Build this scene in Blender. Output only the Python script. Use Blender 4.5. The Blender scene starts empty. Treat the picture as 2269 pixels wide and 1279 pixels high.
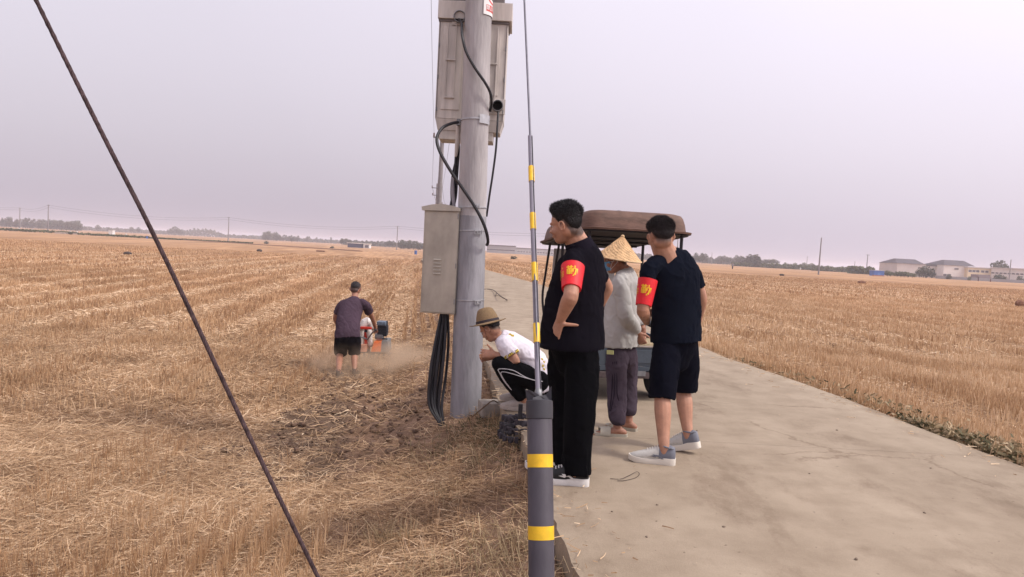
import bpy, bmesh, math, random
import numpy as np
from mathutils import Vector, Matrix, noise as mnoise
R = math.radians
random.seed(7)
rng = np.random.default_rng(11)
S = bpy.context.scene
COL = S.collection

# ------------------------------------------------------------------ camera, sky, sun, exposure
cam_d = bpy.data.cameras.new('camera'); cam = bpy.data.objects.new('camera', cam_d); COL.objects.link(cam)
cam_d.sensor_width = 36.0; cam_d.lens = 36.0*1639/2269; cam_d.clip_end = 6000; cam_d.clip_start = 0.05
ro, pi_ = math.atan(.0516), R(2.91)
Rt = Vector((math.cos(ro), math.sin(ro)*math.sin(pi_), math.sin(ro)*math.cos(pi_)))
Up = Vector((-math.sin(ro), math.cos(ro)*math.sin(pi_), math.cos(ro)*math.cos(pi_)))
Fw = Vector((0, math.cos(pi_), -math.sin(pi_)))
cam.matrix_world = Matrix(((Rt.x, Up.x, -Fw.x, 0), (Rt.y, Up.y, -Fw.y, 0), (Rt.z, Up.z, -Fw.z, 1.42), (0, 0, 0, 1)))
S.camera = cam

SUN_EL, SUN_AZ = R(50), R(104)            # azimuth measured from +Y towards +X
sd = Vector((math.sin(SUN_AZ)*math.cos(SUN_EL), math.cos(SUN_AZ)*math.cos(SUN_EL), math.sin(SUN_EL)))
W = bpy.data.worlds.new('World'); S.world = W; W.use_nodes = True
nt = W.node_tree; nt.nodes.clear()
def N(t, **k):
    n = nt.nodes.new(t)
    for a, b in k.items(): setattr(n, a, b)
    return n
out = N('ShaderNodeOutputWorld'); add = N('ShaderNodeAddShader')
nish = N('ShaderNodeTexSky', sky_type='NISHITA'); nish.sun_disc = False
nish.sun_elevation = SUN_EL; nish.sun_rotation = SUN_AZ; nish.dust_density = 8; nish.air_density = 1.5
bg1 = N('ShaderNodeBackground'); bg1.inputs[1].default_value = 0.055
hsv = N('ShaderNodeHueSaturation'); hsv.inputs['Saturation'].default_value = .25
nt.links.new(nish.outputs[0], hsv.inputs['Color']); nt.links.new(hsv.outputs[0], bg1.inputs[0])
tc = N('ShaderNodeTexCoord'); sep = N('ShaderNodeSeparateXYZ'); nt.links.new(tc.outputs['Generated'], sep.inputs[0])
ramp = N('ShaderNodeValToRGB'); nt.links.new(sep.outputs['Z'], ramp.inputs[0])
e = ramp.color_ramp.elements
e[0].position = 0.0; e[0].color = (.47, .415, .485, 1)
e[1].position = 1.0; e[1].color = (.58, .53, .62, 1)
k = e.new(.10); k.color = (.47, .42, .49, 1)
k = e.new(.34); k.color = (.54, .49, .575, 1)
dot = N('ShaderNodeVectorMath', operation='DOT_PRODUCT'); nt.links.new(tc.outputs['Generated'], dot.inputs[0])
dot.inputs[1].default_value = (math.sin(SUN_AZ)*.9, math.cos(SUN_AZ)*.9, .45)
mr = N('ShaderNodeMapRange'); nt.links.new(dot.outputs['Value'], mr.inputs[0])
mr.inputs['From Min'].default_value = -.4; mr.inputs['From Max'].default_value = 1.0
mr.inputs['To Min'].default_value = .86; mr.inputs['To Max'].default_value = 1.30
mul = N('ShaderNodeMixRGB', blend_type='MULTIPLY'); mul.inputs[0].default_value = 1
nt.links.new(ramp.outputs[0], mul.inputs[1]); nt.links.new(mr.outputs[0], mul.inputs[2])
nz = N('ShaderNodeTexNoise'); nz.inputs['Scale'].default_value = 1.6; nz.inputs['Detail'].default_value = 2
nt.links.new(tc.outputs['Generated'], nz.inputs['Vector'])
mr2 = N('ShaderNodeMapRange'); nt.links.new(nz.outputs[0], mr2.inputs[0])
mr2.inputs['To Min'].default_value = .93; mr2.inputs['To Max'].default_value = 1.07
mul2 = N('ShaderNodeMixRGB', blend_type='MULTIPLY'); mul2.inputs[0].default_value = 1
nt.links.new(mul.outputs[0], mul2.inputs[1]); nt.links.new(mr2.outputs[0], mul2.inputs[2])
bg2 = N('ShaderNodeBackground'); nt.links.new(mul2.outputs[0], bg2.inputs[0]); bg2.inputs[1].default_value = 1.0
nt.links.new(bg1.outputs[0], add.inputs[0]); nt.links.new(bg2.outputs[0], add.inputs[1]); nt.links.new(add.outputs[0], out.inputs[0])

sl = bpy.data.lights.new('sun', 'SUN'); sun = bpy.data.objects.new('sun', sl); COL.objects.link(sun)
sl.energy = 1.6; sl.angle = R(7); sl.color = (1, .93, .84)
sun.rotation_euler = (-sd).to_track_quat('-Z', 'Y').to_euler()
S.view_settings.view_transform = 'Standard'; S.view_settings.look = 'None'
S.view_settings.exposure = 0.40; S.view_settings.gamma = 1
S.render.engine = 'CYCLES'
S.cycles.use_denoising = True
S.cycles.max_bounces = 5; S.cycles.volume_bounces = 1; S.cycles.transparent_max_bounces = 12
S.cycles.volume_max_steps = 128
S.render.threads_mode = 'AUTO'

# ------------------------------------------------------------------ helpers
def link(o, parent=None):
    COL.objects.link(o)
    if parent is not None: o.parent = parent
    return o
def tag(o, label=None, cat=None, group=None, kind=None):
    if label: o['label'] = label
    if cat: o['category'] = cat
    if group: o['group'] = group
    if kind: o['kind'] = kind
    return o
def empty(name, loc=(0, 0, 0), rz=0, label=None, cat=None, group=None, kind=None):
    o = bpy.data.objects.new(name, None); COL.objects.link(o)
    o.location = loc; o.rotation_euler = (0, 0, rz); o.empty_display_size = .1
    return tag(o, label, cat, group, kind)
def copy_tree(o, parent=None):
    c = o.copy(); COL.objects.link(c)
    if parent is not None: c.parent = parent
    for ch in o.children: copy_tree(ch, c)
    return c

def fastmesh(name, V, F, mat=None, smooth=False, attrs=None, k=4):
    """V (n,3), F (m,k) arrays"""
    V = np.asarray(V, dtype=np.float32); F = np.asarray(F, dtype=np.int32)
    me = bpy.data.meshes.new(name)
    me.vertices.add(len(V)); me.vertices.foreach_set('co', V.ravel())
    me.loops.add(F.size); me.loops.foreach_set('vertex_index', F.ravel())
    me.polygons.add(len(F)); me.polygons.foreach_set('loop_start', np.arange(0, F.size, F.shape[1], dtype=np.int32))
    if smooth: me.polygons.foreach_set('use_smooth', np.ones(len(F), dtype=bool))
    me.update(calc_edges=True)
    for a, v in (attrs or {}).items():
        at = me.attributes.new(a, 'FLOAT', 'POINT'); at.data.foreach_set('value', np.asarray(v, dtype=np.float32))
    if mat: me.materials.append(mat)
    return me

# ---- materials
def mat(name, col, rough=.7, metal=0, var=.12, scale=8, bump=0, bscale=60, stretch=(1, 1, 1), col2=None, spec=.3, detail=5, coords='Object', transl=0, sheen=0, contrast=.35):
    m = bpy.data.materials.new(name); m.use_nodes = True; t = m.node_tree; L = t.links.new
    b = t.nodes['Principled BSDF']; b.inputs['Roughness'].default_value = rough; b.inputs['Metallic'].default_value = metal
    b.inputs['Specular IOR Level'].default_value = spec
    if sheen: b.inputs['Sheen Weight'].default_value = sheen
    tcn = t.nodes.new('ShaderNodeTexCoord'); mp = t.nodes.new('ShaderNodeMapping'); mp.inputs['Scale'].default_value = stretch
    L(tcn.outputs[coords], mp.inputs[0])
    n = t.nodes.new('ShaderNodeTexNoise'); n.inputs['Scale'].default_value = scale; n.inputs['Detail'].default_value = detail
    n.inputs['Roughness'].default_value = .6
    L(mp.outputs[0], n.inputs['Vector'])
    r = t.nodes.new('ShaderNodeValToRGB'); L(n.outputs[0], r.inputs[0])
    c1 = tuple(c*(1-var) for c in col); c2 = col2 or tuple(min(1, c*(1+var)) for c in col)
    r.color_ramp.elements[0].position = .5-contrast/2; r.color_ramp.elements[0].color = (*c1, 1)
    r.color_ramp.elements[1].position = .5+contrast/2; r.color_ramp.elements[1].color = (*c2, 1)
    L(r.outputs[0], b.inputs['Base Color'])
    if bump:
        n2 = t.nodes.new('ShaderNodeTexNoise'); n2.inputs['Scale'].default_value = bscale; n2.inputs['Detail'].default_value = 6
        L(mp.outputs[0], n2.inputs['Vector'])
        bp = t.nodes.new('ShaderNodeBump'); bp.inputs['Strength'].default_value = bump; bp.inputs['Distance'].default_value = .02
        L(n2.outputs[0], bp.inputs['Height']); L(bp.outputs[0], b.inputs['Normal'])
    return m

def straw_mat(name, stops, transl=.25):
    m = bpy.data.materials.new(name); m.use_nodes = True; t = m.node_tree; L = t.links.new
    b = t.nodes['Principled BSDF']; b.inputs['Roughness'].default_value = .65; b.inputs['Specular IOR Level'].default_value = .25
    a = t.nodes.new('ShaderNodeAttribute'); a.attribute_name = 'tint'
    r = t.nodes.new('ShaderNodeValToRGB'); L(a.outputs['Fac'], r.inputs[0])
    el = r.color_ramp.elements
    el[0].position, el[0].color = stops[0][0], (*stops[0][1], 1)
    el[1].position, el[1].color = stops[-1][0], (*stops[-1][1], 1)
    for p, c in stops[1:-1]:
        q = el.new(p); q.color = (*c, 1)
    L(r.outputs[0], b.inputs['Base Color'])
    tr = t.nodes.new('ShaderNodeBsdfTranslucent'); L(r.outputs[0], tr.inputs[0])
    mx = t.nodes.new('ShaderNodeMixShader'); mx.inputs[0].default_value = transl
    L(b.outputs[0], mx.inputs[1]); L(tr.outputs[0], mx.inputs[2]); L(mx.outputs[0], t.nodes['Material Output'].inputs[0])
    return m

# ------------------------------------------------------------------ terrain
RY = np.array([-8, 0, 3.2, 3.83, 5.73, 6.9, 8.7, 9.6, 20, 32.5, 53, 80, 120, 300, 1500.])
RXL = np.array([.55, .47, .355, .30, .15, -.07, -.21, -.30, -1.15, -2.45, -5.9, -10.0, -14, -33, -150.])
def xl(y): return np.interp(y, RY, RXL)
RY2 = np.array([-8, 0, 5.55, 8.9, 11.05, 20, 32.5, 53, 80, 120, 300, 1500.])
RXR = np.array([4.5, 4.25, 3.93, 3.62, 3.25, 2.55, 1.29, -2.0, -6.2, -10.2, -29, -146.])
def xr(y): return np.interp(y, RY2, RXR)

def vnoise(x, y, seed=0):
    x = np.asarray(x, float); y = np.asarray(y, float)
    xi = np.floor(x).astype(np.int64); yi = np.floor(y).astype(np.int64)
    fx = x-xi; fy = y-yi; fx = fx*fx*(3-2*fx); fy = fy*fy*(3-2*fy)
    def h(a, b):
        n = (a*374761393 + b*668265263 + seed*1442695041) & 0xffffffff
        n = ((n ^ (n >> 13))*1274126177) & 0xffffffff
        return ((n ^ (n >> 16)) & 0xffffff)/float(0xffffff)
    return (h(xi, yi)*(1-fx)+h(xi+1, yi)*fx)*(1-fy)+(h(xi, yi+1)*(1-fx)+h(xi+1, yi+1)*fx)*fy
def fbm(x, y, seed=0, o=4):
    s = 0; a = 1; t = 0
    for i in range(o):
        s = s+a*vnoise(x*2**i, y*2**i, seed+i*17); t += a; a *= .5
    return s/t
def sst(a, b, x):
    t = np.clip((x-a)/(b-a), 0, 1); return t*t*(3-2*t)

def soil_mask(x, y):
    """freshly tilled, dark soil"""
    n = fbm(x*1.3, y*1.1, 5)-.5
    d = np.minimum(np.hypot((x+1.75)/1.15, (y-8.1)/1.6), np.hypot((x+1.35)/.8, (y-7.1)/.8))
    m = 1-sst(.75, 1.15, d+n*1.1)
    d2 = np.abs(x-(-1.75-(y-8)*.17))/.55      # the strip the cultivator has worked
    m2 = (1-sst(.7, 1.2, d2+n*1.2))*sst(7.5, 9, y)*(1-sst(12.3, 13.3, y))
    return np.clip(np.maximum(m*.94, m2*.75), 0, 1)
def bank_mask(x, y):
    s = xl(y)-x
    n = fbm(x*.9, y*.9, 9)-.5
    return sst(-.2, .1, s)*(1-sst(1.15, 1.7, s+n*1.2))
def lane(x, y):
    """swaths: 1 = standing stubble, 0 = mat of lying straw"""
    u = x+.13*y
    n = fbm(u*.6, y*.12, 21)-.5
    return sst(.25, .75, .5+.5*np.sin((u+n*1.1)*2*math.pi/1.9))

def hz(x, y, fine=True):
    x = np.asarray(x, float); y = np.asarray(y, float)
    s = xl(y)-x; sr = x-xr(y)
    zl = np.interp(s, [0, .12, .45, .9, 1.5, 2.1, 3], [-.14, -.17, -.31, -.48, -.66, -.74, -.75])
    zr = np.interp(sr, [0, .3, 1, 3, 60, 150], [-.045, -.08, -.16, -.2, -.45, -.6])
    far = sst(60, 200, y)
    zl = zl*(1-far)+far*np.minimum(zl, -.6)*1.0
    z = np.where(s > 0, zl, np.where(sr > 0, zr, -.2))
    near = (1-sst(30, 80, np.hypot(x, y)))
    off = sst(.05, .6, np.maximum(s, sr))
    z = z+near*off*(fbm(x*.5, y*.5, 3)-.5)*.12
    bank = sst(.1, .4, s)*(1-sst(1.4, 2.2, s))
    z = z+bank*near*(fbm(x*2.2, y*2.2, 4)-.5)*.14
    if fine:
        so = soil_mask(x, y)
        z = z+near*off*(fbm(x*9, y*9, 6, 3)-.5)*(.03+.07*so)
        z = z+so*near*(fbm(x*3, y*3, 8, 3)-.5)*.14
    return z

def graded(segs):
    r = []
    for a, b, st in segs:
        n = max(2, int(abs(b-a)/st)); r.append(np.linspace(a, b, n, endpoint=False))
    return np.concatenate(r+[np.array([segs[-1][1]])])
def geo(a, b, s0, g):
    r = [a]; s = s0
    while abs(r[-1]) < abs(b):
        r.append(r[-1]+math.copysign(s, b-a)); s *= g
    r[-1] = b
    return np.array(r)
xs = np.concatenate([geo(-5.2, -1500, .06, 1.06)[::-1], graded([(-5.15, .6, .035), (.65, 3.2, .4), (3.25, 8, .06)])[:-1], geo(8, 1500, .07, 1.06)])
ys = np.concatenate([[-40, -10, -3, 0, 1.5], graded([(2.6, 9.5, .04), (9.55, 14, .06)])[:-1], geo(14, 1500, .09, 1.035)])
X, Y = np.meshgrid(xs, ys)
Z = hz(X, Y)
n1, n0 = X.shape
idx = np.arange(n1*n0).reshape(n1, n0)
F = np.stack([idx[:-1, :-1], idx[:-1, 1:], idx[1:, 1:], idx[1:, :-1]], -1).reshape(-1, 4)

def ground_mat():
    m = bpy.data.materials.new('stubble_field'); m.use_nodes = True; t = m.node_tree; L = t.links.new
    b = t.nodes['Principled BSDF']; b.inputs['Roughness'].default_value = .95; b.inputs['Specular IOR Level'].default_value = .1
    tcn = t.nodes.new('ShaderNodeTexCoord')
    def mapn(sc, rz=0):
        mp = t.nodes.new('ShaderNodeMapping'); mp.vector_type = 'POINT'
        # rotate first so that the local y axis runs along the drill rows
        mp.inputs['Rotation'].default_value = (0, 0, rz)
        L(tcn.outputs['Object'], mp.inputs[0])
        m2 = t.nodes.new('ShaderNodeMapping'); m2.inputs['Scale'].default_value = sc; L(mp.outputs[0], m2.inputs[0]); return m2
    def nz(mp, s, d=4, ro=.6):
        n = t.nodes.new('ShaderNodeTexNoise'); n.inputs['Scale'].default_value = s; n.inputs['Detail'].default_value = d; n.inputs['Roughness'].default_value = ro
        L(mp.outputs[0], n.inputs['Vector']); return n
    def rmp(n, stops):
        r = t.nodes.new('ShaderNodeValToRGB'); L(n, r.inputs[0]); el = r.color_ramp.elements
        el[0].position, el[0].color = stops[0][0], (*stops[0][1], 1); el[1].position, el[1].color = stops[-1][0], (*stops[-1][1], 1)
        for p, c in stops[1:-1]:
            q = el.new(p); q.color = (*c, 1)
        return r
    def mix(f, a, c, mode='MIX'):
        x = t.nodes.new('ShaderNodeMixRGB'); x.blend_type = mode
        (L(f, x.inputs[0]) if not isinstance(f, float) else setattr(x.inputs[0], 'default_value', f)); L(a, x.inputs[1]); L(c, x.inputs[2]); return x
    rot = -R(7.4)
    rows = nz(mapn((1, .035, 1), rot), 1.4, 6, .65)       # long streaks along the rows
    rows2 = nz(mapn((1, .12, 1), rot), .16, 5)            # broad patches
    c1 = rmp(rows.outputs[0], [(.34, (.26, .143, .075)), (.5, (.39, .228, .125)), (.64, (.51, .322, .188))])
    c2 = rmp(rows2.outputs[0], [(.38, (.72, .70, .68)), (.62, (1.12, 1.1, 1.06))])
    farc = mix(1.0, c1.outputs[0], c2.outputs[0], 'MULTIPLY')
    fine = nz(mapn((1, 1, 1)), 45, 8, .7)
    c3 = rmp(fine.outputs[0], [(.3, (.11, .068, .042)), (.5, (.25, .158, .098)), (.68, (.44, .30, .19))])
    fa = t.nodes.new('ShaderNodeAttribute'); fa.attribute_name = 'far'
    base = mix(fa.outputs['Fac'], c3.outputs[0], farc.outputs[0])
    c4 = rmp(fine.outputs[0], [(.3, (.070, .044, .030)), (.55, (.145, .095, .065)), (.75, (.25, .17, .12))])
    so = t.nodes.new('ShaderNodeAttribute'); so.attribute_name = 'soil'
    b2 = mix(so.outputs['Fac'], base.outputs[0], c4.outputs[0])
    mid = nz(mapn((1, 1, 1)), 5, 6, .7)
    c5 = rmp(mid.outputs[0], [(.35, (.13, .08, .05)), (.5, (.22, .135, .088)), (.65, (.33, .215, .145))])
    ba = t.nodes.new('ShaderNodeAttribute'); ba.attribute_name = 'bank'
    b3 = mix(ba.outputs['Fac'], b2.outputs[0], c5.outputs[0])
    L(b3.outputs[0], b.inputs['Base Color'])
    bp = t.nodes.new('ShaderNodeBump'); bp.inputs['Strength'].default_value = .8; bp.inputs['Distance'].default_value = .03
    L(fine.outputs[0], bp.inputs['Height']); L(bp.outputs[0], b.inputs['Normal'])
    return m
Xr, Yr = X.ravel(), Y.ravel()
fld = bpy.data.objects.new('field', fastmesh('field', np.stack([Xr, Yr, Z.ravel()], 1), F, ground_mat(), True,
    {'far': sst(14, 34, np.hypot(Xr, Yr)), 'soil': soil_mask(Xr, Yr), 'bank': bank_mask(Xr, Yr)*(1-sst(30, 50, Yr))}))
link(fld); tag(fld, kind='structure')

# ------------------------------------------------------------------ road of concrete slabs
def concrete_mat():
    m = bpy.data.materials.new('road_concrete'); m.use_nodes = True; t = m.node_tree; L = t.links.new
    b = t.nodes['Principled BSDF']; b.inputs['Roughness'].default_value = .85; b.inputs['Specular IOR Level'].default_value = .25
    tcn = t.nodes.new('ShaderNodeTexCoord')
    def nz(s, d, ro=.6, sc=(1, 1, 1)):
        mp = t.nodes.new('ShaderNodeMapping'); mp.inputs['Scale'].default_value = sc; L(tcn.outputs['Object'], mp.inputs[0])
        n = t.nodes.new('ShaderNodeTexNoise'); n.inputs['Scale'].default_value = s; n.inputs['Detail'].default_value = d; n.inputs['Roughness'].default_value = ro
        L(mp.outputs[0], n.inputs['Vector']); return n
    def rmp(n, a, b_, ca, cb):
        r = t.nodes.new('ShaderNodeValToRGB'); L(n.outputs[0], r.inputs[0]); el = r.color_ramp.elements
        el[0].position = a; el[0].color = (*ca, 1); el[1].position = b_; el[1].color = (*cb, 1); return r
    def mul(a, c, mode='MULTIPLY', f=1.0):
        x = t.nodes.new('ShaderNodeMixRGB'); x.blend_type = mode; x.inputs[0].default_value = f; L(a, x.inputs[1]); L(c, x.inputs[2]); return x
    a = rmp(nz(.7, 4), .3, .7, (.285, .226, .165), (.345, .278, .207))
    bq = rmp(nz(3.2, 6, .65), .34, .6, (.84, .82, .80), (1.04, 1.04, 1.04))
    c = rmp(nz(1.7, 7, .7, (1, .45, 1)), .36, .46, (.80, .77, .75), (1, 1, 1))     # dark stains
    d = rmp(nz(160, 3), .3, .7, (.9, .9, .9), (1.07, 1.07, 1.07))
    spn = nz(24, 2, .5); sp = rmp(spn, .24, .285, (.5, .46, .43), (1, 1, 1))       # specks and pits
    x = mul(mul(mul(mul(a.outputs[0], bq.outputs[0]).outputs[0], c.outputs[0]).outputs[0], d.outputs[0]).outputs[0], sp.outputs[0])
    # tyre bands along the road, and hairline cracks that come and go
    ty = rmp(nz(1.5, 3, .5, (1, .05, 1)), .40, .62, (.90, .885, .87), (1.03, 1.03, 1.03))
    x = mul(x.outputs[0], ty.outputs[0])
    vo = t.nodes.new('ShaderNodeTexVoronoi'); vo.feature = 'DISTANCE_TO_EDGE'; vo.inputs['Scale'].default_value = .62
    wn = nz(2.5, 5, .7); wa = t.nodes.new('ShaderNodeMixRGB'); wa.inputs[0].default_value = .22; L(tcn.outputs['Object'], wa.inputs[1]); L(wn.outputs['Color'], wa.inputs[2]); L(wa.outputs[0], vo.inputs['Vector'])
    cr = rmp(vo, .0025, .0065, (.74, .70, .67), (1, 1, 1)); gate = rmp(nz(.55, 2), .5, .56, (0, 0, 0), (1, 1, 1))
    cm = t.nodes.new('ShaderNodeMixRGB'); cm.inputs[1].default_value = (1, 1, 1, 1); L(gate.outputs[0], cm.inputs[0]); L(cr.outputs[0], cm.inputs[2]); x = mul(x.outputs[0], cm.outputs[0])
    L(x.outputs[0], b.inputs['Base Color'])
    bp = t.nodes.new('ShaderNodeBump'); bp.inputs['Strength'].default_value = .35; bp.inputs['Distance'].default_value = .01
    L(nz(70, 8, .7).outputs[0], bp.inputs['Height']); L(bp.outputs[0], b.inputs['Normal'])
    return m
CM = concrete_mat()
road = empty('road', (0, 0, 0), kind='structure')
def slab_mesh(name, y0, y1, nx=24, ny=None, fine=True):
    ny = ny or max(2, int((y1-y0)/.08))
    v = []; f = []
    yy = np.linspace(y0, y1, ny)
    u = np.linspace(0, 1, nx)
    top = []
    for y in yy:
        a = float(xl(y)); b = float(xr(y))
        if fine:
            a += float((fbm(y*3.1, 0, 31)-.5)*.045 + (fbm(y*14, 0, 33)-.5)*.03); b += float((fbm(y*2.1, 3, 32)-.5)*.06)
        for q in u:
            x = a+(b-a)*q
            z = 0.0 if 0 < q < 1 else -.008
            v.append((x, y, z + (float(fbm(x*.8, y*.8, 40))-.5)*.012))
    for j in range(ny-1):
        for i in range(nx-1):
            k = j*nx+i; f.append((k, k+1, k+nx+1, k+nx))
    # skirts
    base = len(v)
    ring = [j*nx for j in range(ny)]+[(ny-1)*nx+i for i in range(1, nx)]+[j*nx+nx-1 for j in range(ny-2, -1, -1)]+[i for i in range(nx-2, 0, -1)]
    low = []
    for r_ in ring:
        x, y, z = v[r_]; wob = (float(fbm(y*9, x*9, 51))-.5)*.02 if fine else 0
        low.append(len(v)); v.append((x+(wob if abs(x-float(xl(y))) < .1 else 0), y, -.24))
    for i in range(len(ring)):
        j = (i+1) % len(ring); f.append((ring[i], low[i], low[j], ring[j]))
    me = bpy.data.meshes.new(name); me.from_pydata(v, [], f); me.materials.append(CM)
    me.update(); return me
joints = [-6, 0.9, 5.75, 11.15, 16.5, 22, 28, 34, 40, 46]
for a, b in zip(joints[:-1], joints[1:]):
    o = bpy.data.objects.new('slab', slab_mesh('slab', a+.002, b-.002, 24 if a < 12 else 8, None if a < 12 else 12)); link(o, road)
o = bpy.data.objects.new('slab', slab_mesh('slab', 46.01, 320, 4, 60, False)); link(o, road); o['label'] = 'far stretch of the road'

# ------------------------------------------------------------------ straw
GOLD = straw_mat('straw', [(0, (.15, .093, .054)), (.3, (.36, .232, .135)), (.6, (.59, .405, .248)), (1, (.84, .66, .46))])
STUB = straw_mat('stubble', [(0, (.23, .13, .068)), (.35, (.43, .262, .142)), (.7, (.58, .39, .23)), (1, (.76, .57, .38))])
GREEN = straw_mat('weed_leaf', [(0, (.055, .055, .028)), (.3, (.12, .11, .055)), (.6, (.30, .22, .125)), (1, (.50, .38, .24))])

def ribbons(P, D, Lh, Wd, tint, bend=.12, segs=2):
    """curved ribbons: base P, unit direction D, length, width"""
    n = len(P)
    A = rng.normal(size=(n, 3)); Wv = np.cross(D, A); Wv /= np.linalg.norm(Wv, axis=1)[:, None]+1e-9
    B = np.cross(D, Wv)
    bm_ = (rng.random(n)-.5)*2*bend*Lh
    V = np.zeros((n, segs+1, 2, 3))
    for i in range(segs+1):
        t = i/segs
        c = P+D*(Lh*t)[:, None]+B*(bm_*4*t*(1-t))[:, None]
        w = Wd*(1-.35*t)*.5
        V[:, i, 0] = c-Wv*w[:, None]; V[:, i, 1] = c+Wv*w[:, None]
    V = V.reshape(-1, 3)
    k = (segs+1)*2; b0 = (np.arange(n)*k)[:, None]
    F = np.concatenate([b0+np.array([2*i, 2*i+1, 2*i+3, 2*i+2])[None] for i in range(segs)], 0)
    T = np.repeat(np.clip(tint, 0, 1), k)
    return V, F, T
class Acc:
    def __init__(s): s.v = []; s.f = []; s.t = []; s.n = 0
    def add(s, V, F, T): s.v.append(V); s.f.append(F+s.n); s.t.append(T); s.n += len(V)
    def build(s, name, m, label, cat=None):
        o = bpy.data.objects.new(name, fastmesh(name, np.concatenate(s.v), np.concatenate(s.f), m, False, {'tint': np.concatenate(s.t)}))
        link(o); tag(o, label, cat, kind='stuff'); return o

def cand(n, y0, y1, tl, tr):
    """points uniformly spread in the wedge between the bearings tl and tr (x/y) and depths y0..y1"""
    y = np.sqrt(rng.random(n)*(y1*y1-y0*y0)+y0*y0); x = y*(tl+(tr-tl)*rng.random(n)); return x, y
def left_ok(x, y, m=.03): return x < xl(y)-m
def right_ok(x, y, m=.03): return x > xr(y)+m
def lyingdir(n, tilt=.25, along=None):
    a = rng.random(n)*2*math.pi
    z = rng.normal(size=n)*tilt
    d = np.stack([np.cos(a), np.sin(a), z], 1); return d/np.linalg.norm(d, axis=1)[:, None]
def updir(n, sp=.25):
    d = np.stack([rng.normal(size=n)*sp, rng.normal(size=n)*sp, np.ones(n)], 1); return d/np.linalg.norm(d, axis=1)[:, None]
TL, TR = -.80, .80

lying = Acc(); stand = Acc(); weeds = Acc()
def lay(n, y0, y1, tl, tr, ok, L0, L1, w, tilt=.22, hmax=.04, keep=None, bright=.5, segs=2):
    x, y = cand(n, y0, y1, tl, tr); k = ok(x, y)
    if keep is not None: k &= rng.random(n) < keep(x, y)
    x, y = x[k], y[k]; m = len(x)
    z = hz(x, y)+.004+rng.random(m)**2*hmax
    Ln = L0+(L1-L0)*rng.random(m)**1.5
    D = lyingdir(m, tilt); P = np.stack([x, y, z], 1)-D*(Ln*.5)[:, None]
    P[:, 2] = np.maximum(P[:, 2], z-.01)
    tn = np.clip(bright+(fbm(x*1.4, y*1.4, 61)-.5)*.6+rng.normal(size=m)*.17, 0, 1)
    tn -= bank_mask(x, y)*.10
    lying.add(*ribbons(P, D, Ln, w*(.6+.8*rng.random(m)), tn, .07, segs))
def keepL(x, y):
    so = soil_mask(x, y); ba = bank_mask(x, y)
    return np.clip(.35+1.3*(fbm(x*.9, y*.9, 71)), 0, 1)*(1-.84*so)*(1-.78*ba*(1-sst(.42, .62, fbm(x*1.7, y*1.7, 72))))
lay(95000, 3.0, 8, TL, .14, left_ok, .04, .24, .0042, keep=keepL, bright=.58)
lay(110000, 8, 16, TL, .0, left_ok, .06, .26, .0085, .26, .05, keep=keepL)
lay(110000, 16, 34, TL, .0, left_ok, .10, .30, .018, .26, .06, keep=lambda x, y: (1-lane(x, y)*.85), bright=.60, segs=1)
lay(80000, 34, 75, TL, .0, left_ok, .12, .32, .034, .26, .05, keep=lambda x, y: (1-lane(x*.6, y*.6)*.9), bright=.60, segs=1)
lay(26000, 5, 14, .2, TR, right_ok, .05, .24, .008, keep=lambda x, y: .25+.75*(1-lane(x-1.0, y)), bright=.68)
lay(60000, 14, 34, .0, TR, right_ok, .10, .3, .018, keep=lambda x, y: (1-lane(x-1, y)*.8), bright=.60, segs=1)
lay(60000, 34, 75, .0, TR, right_ok, .12, .32, .034, .26, .05, keep=lambda x, y: (1-lane(x*.6, y*.6)*.8), bright=.7, segs=1)

def stn(n, y0, y1, tl, tr, ok, h, w, keep, rowsp=.2, sp=.16, bright=.45, segs=1, spread=.025, acc=None):
    x, y = cand(n, y0, y1, tl, tr)
    u = x+.13*y; u2 = np.round(u/rowsp)*rowsp+rng.normal(size=n)*spread; x = u2-.13*y
    k = ok(x, y) & (rng.random(n) < keep(x, y)); x, y = x[k], y[k]; m = len(x)
    z = hz(x, y)-.01; H = h*(.55+.6*rng.random(m))*(.75+.5*fbm(x*.8, y*.8, 81))
    tn = np.clip(bright+(fbm(x*.9, y*.9, 62)-.5)*.7+rng.normal(size=m)*.16, 0, 1)
    (acc or stand).add(*ribbons(np.stack([x, y, z], 1), updir(m, sp), H, w*(.7+.6*rng.random(m)), tn, .05, segs))
def kf(x, y):   # clumps in the near left field
    e = np.exp(-(((x+1.45)/.55)**2+((y-5.0)/.45)**2)*1.2)+.5*np.exp(-(((x+2.6)/1.3)**2+((y-4.5)/.45)**2))+.2*np.exp(-(((x+1.0)/.5)**2+((y-4.1)/.4)**2))
    g = sst(.52, .66, fbm(x*1.1, y*1.1, 91))*.35
    return np.clip(e+g, 0, 1)*(1-soil_mask(x, y))*(1-.85*bank_mask(x, y))
stn(42000, 3.0, 8.5, TL, .1, left_ok, .17, .0045, kf, .19, .14, .48, 2)
stn(60000, 8.5, 16, TL, .0, left_ok, .15, .010, lambda x, y: np.clip(.12+.9*lane(x, y)*sst(.35, .6, fbm(x*.5, y*.3, 92)), 0, 1)*(1-soil_mask(x, y))*(1-.6*bank_mask(x, y)), .2, .16, .45)
stn(110000, 16, 42, TL, .0, left_ok, .17, .022, lambda x, y: .04+.92*lane(x, y), .22, .16, .42)
stn(70000, 42, 110, TL, .1, lambda x, y: left_ok(x, y, .5), .2, .06, lambda x, y: .1+.9*lane(x*.6, y*.6), .5, .15, .45, spread=.1)
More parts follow.
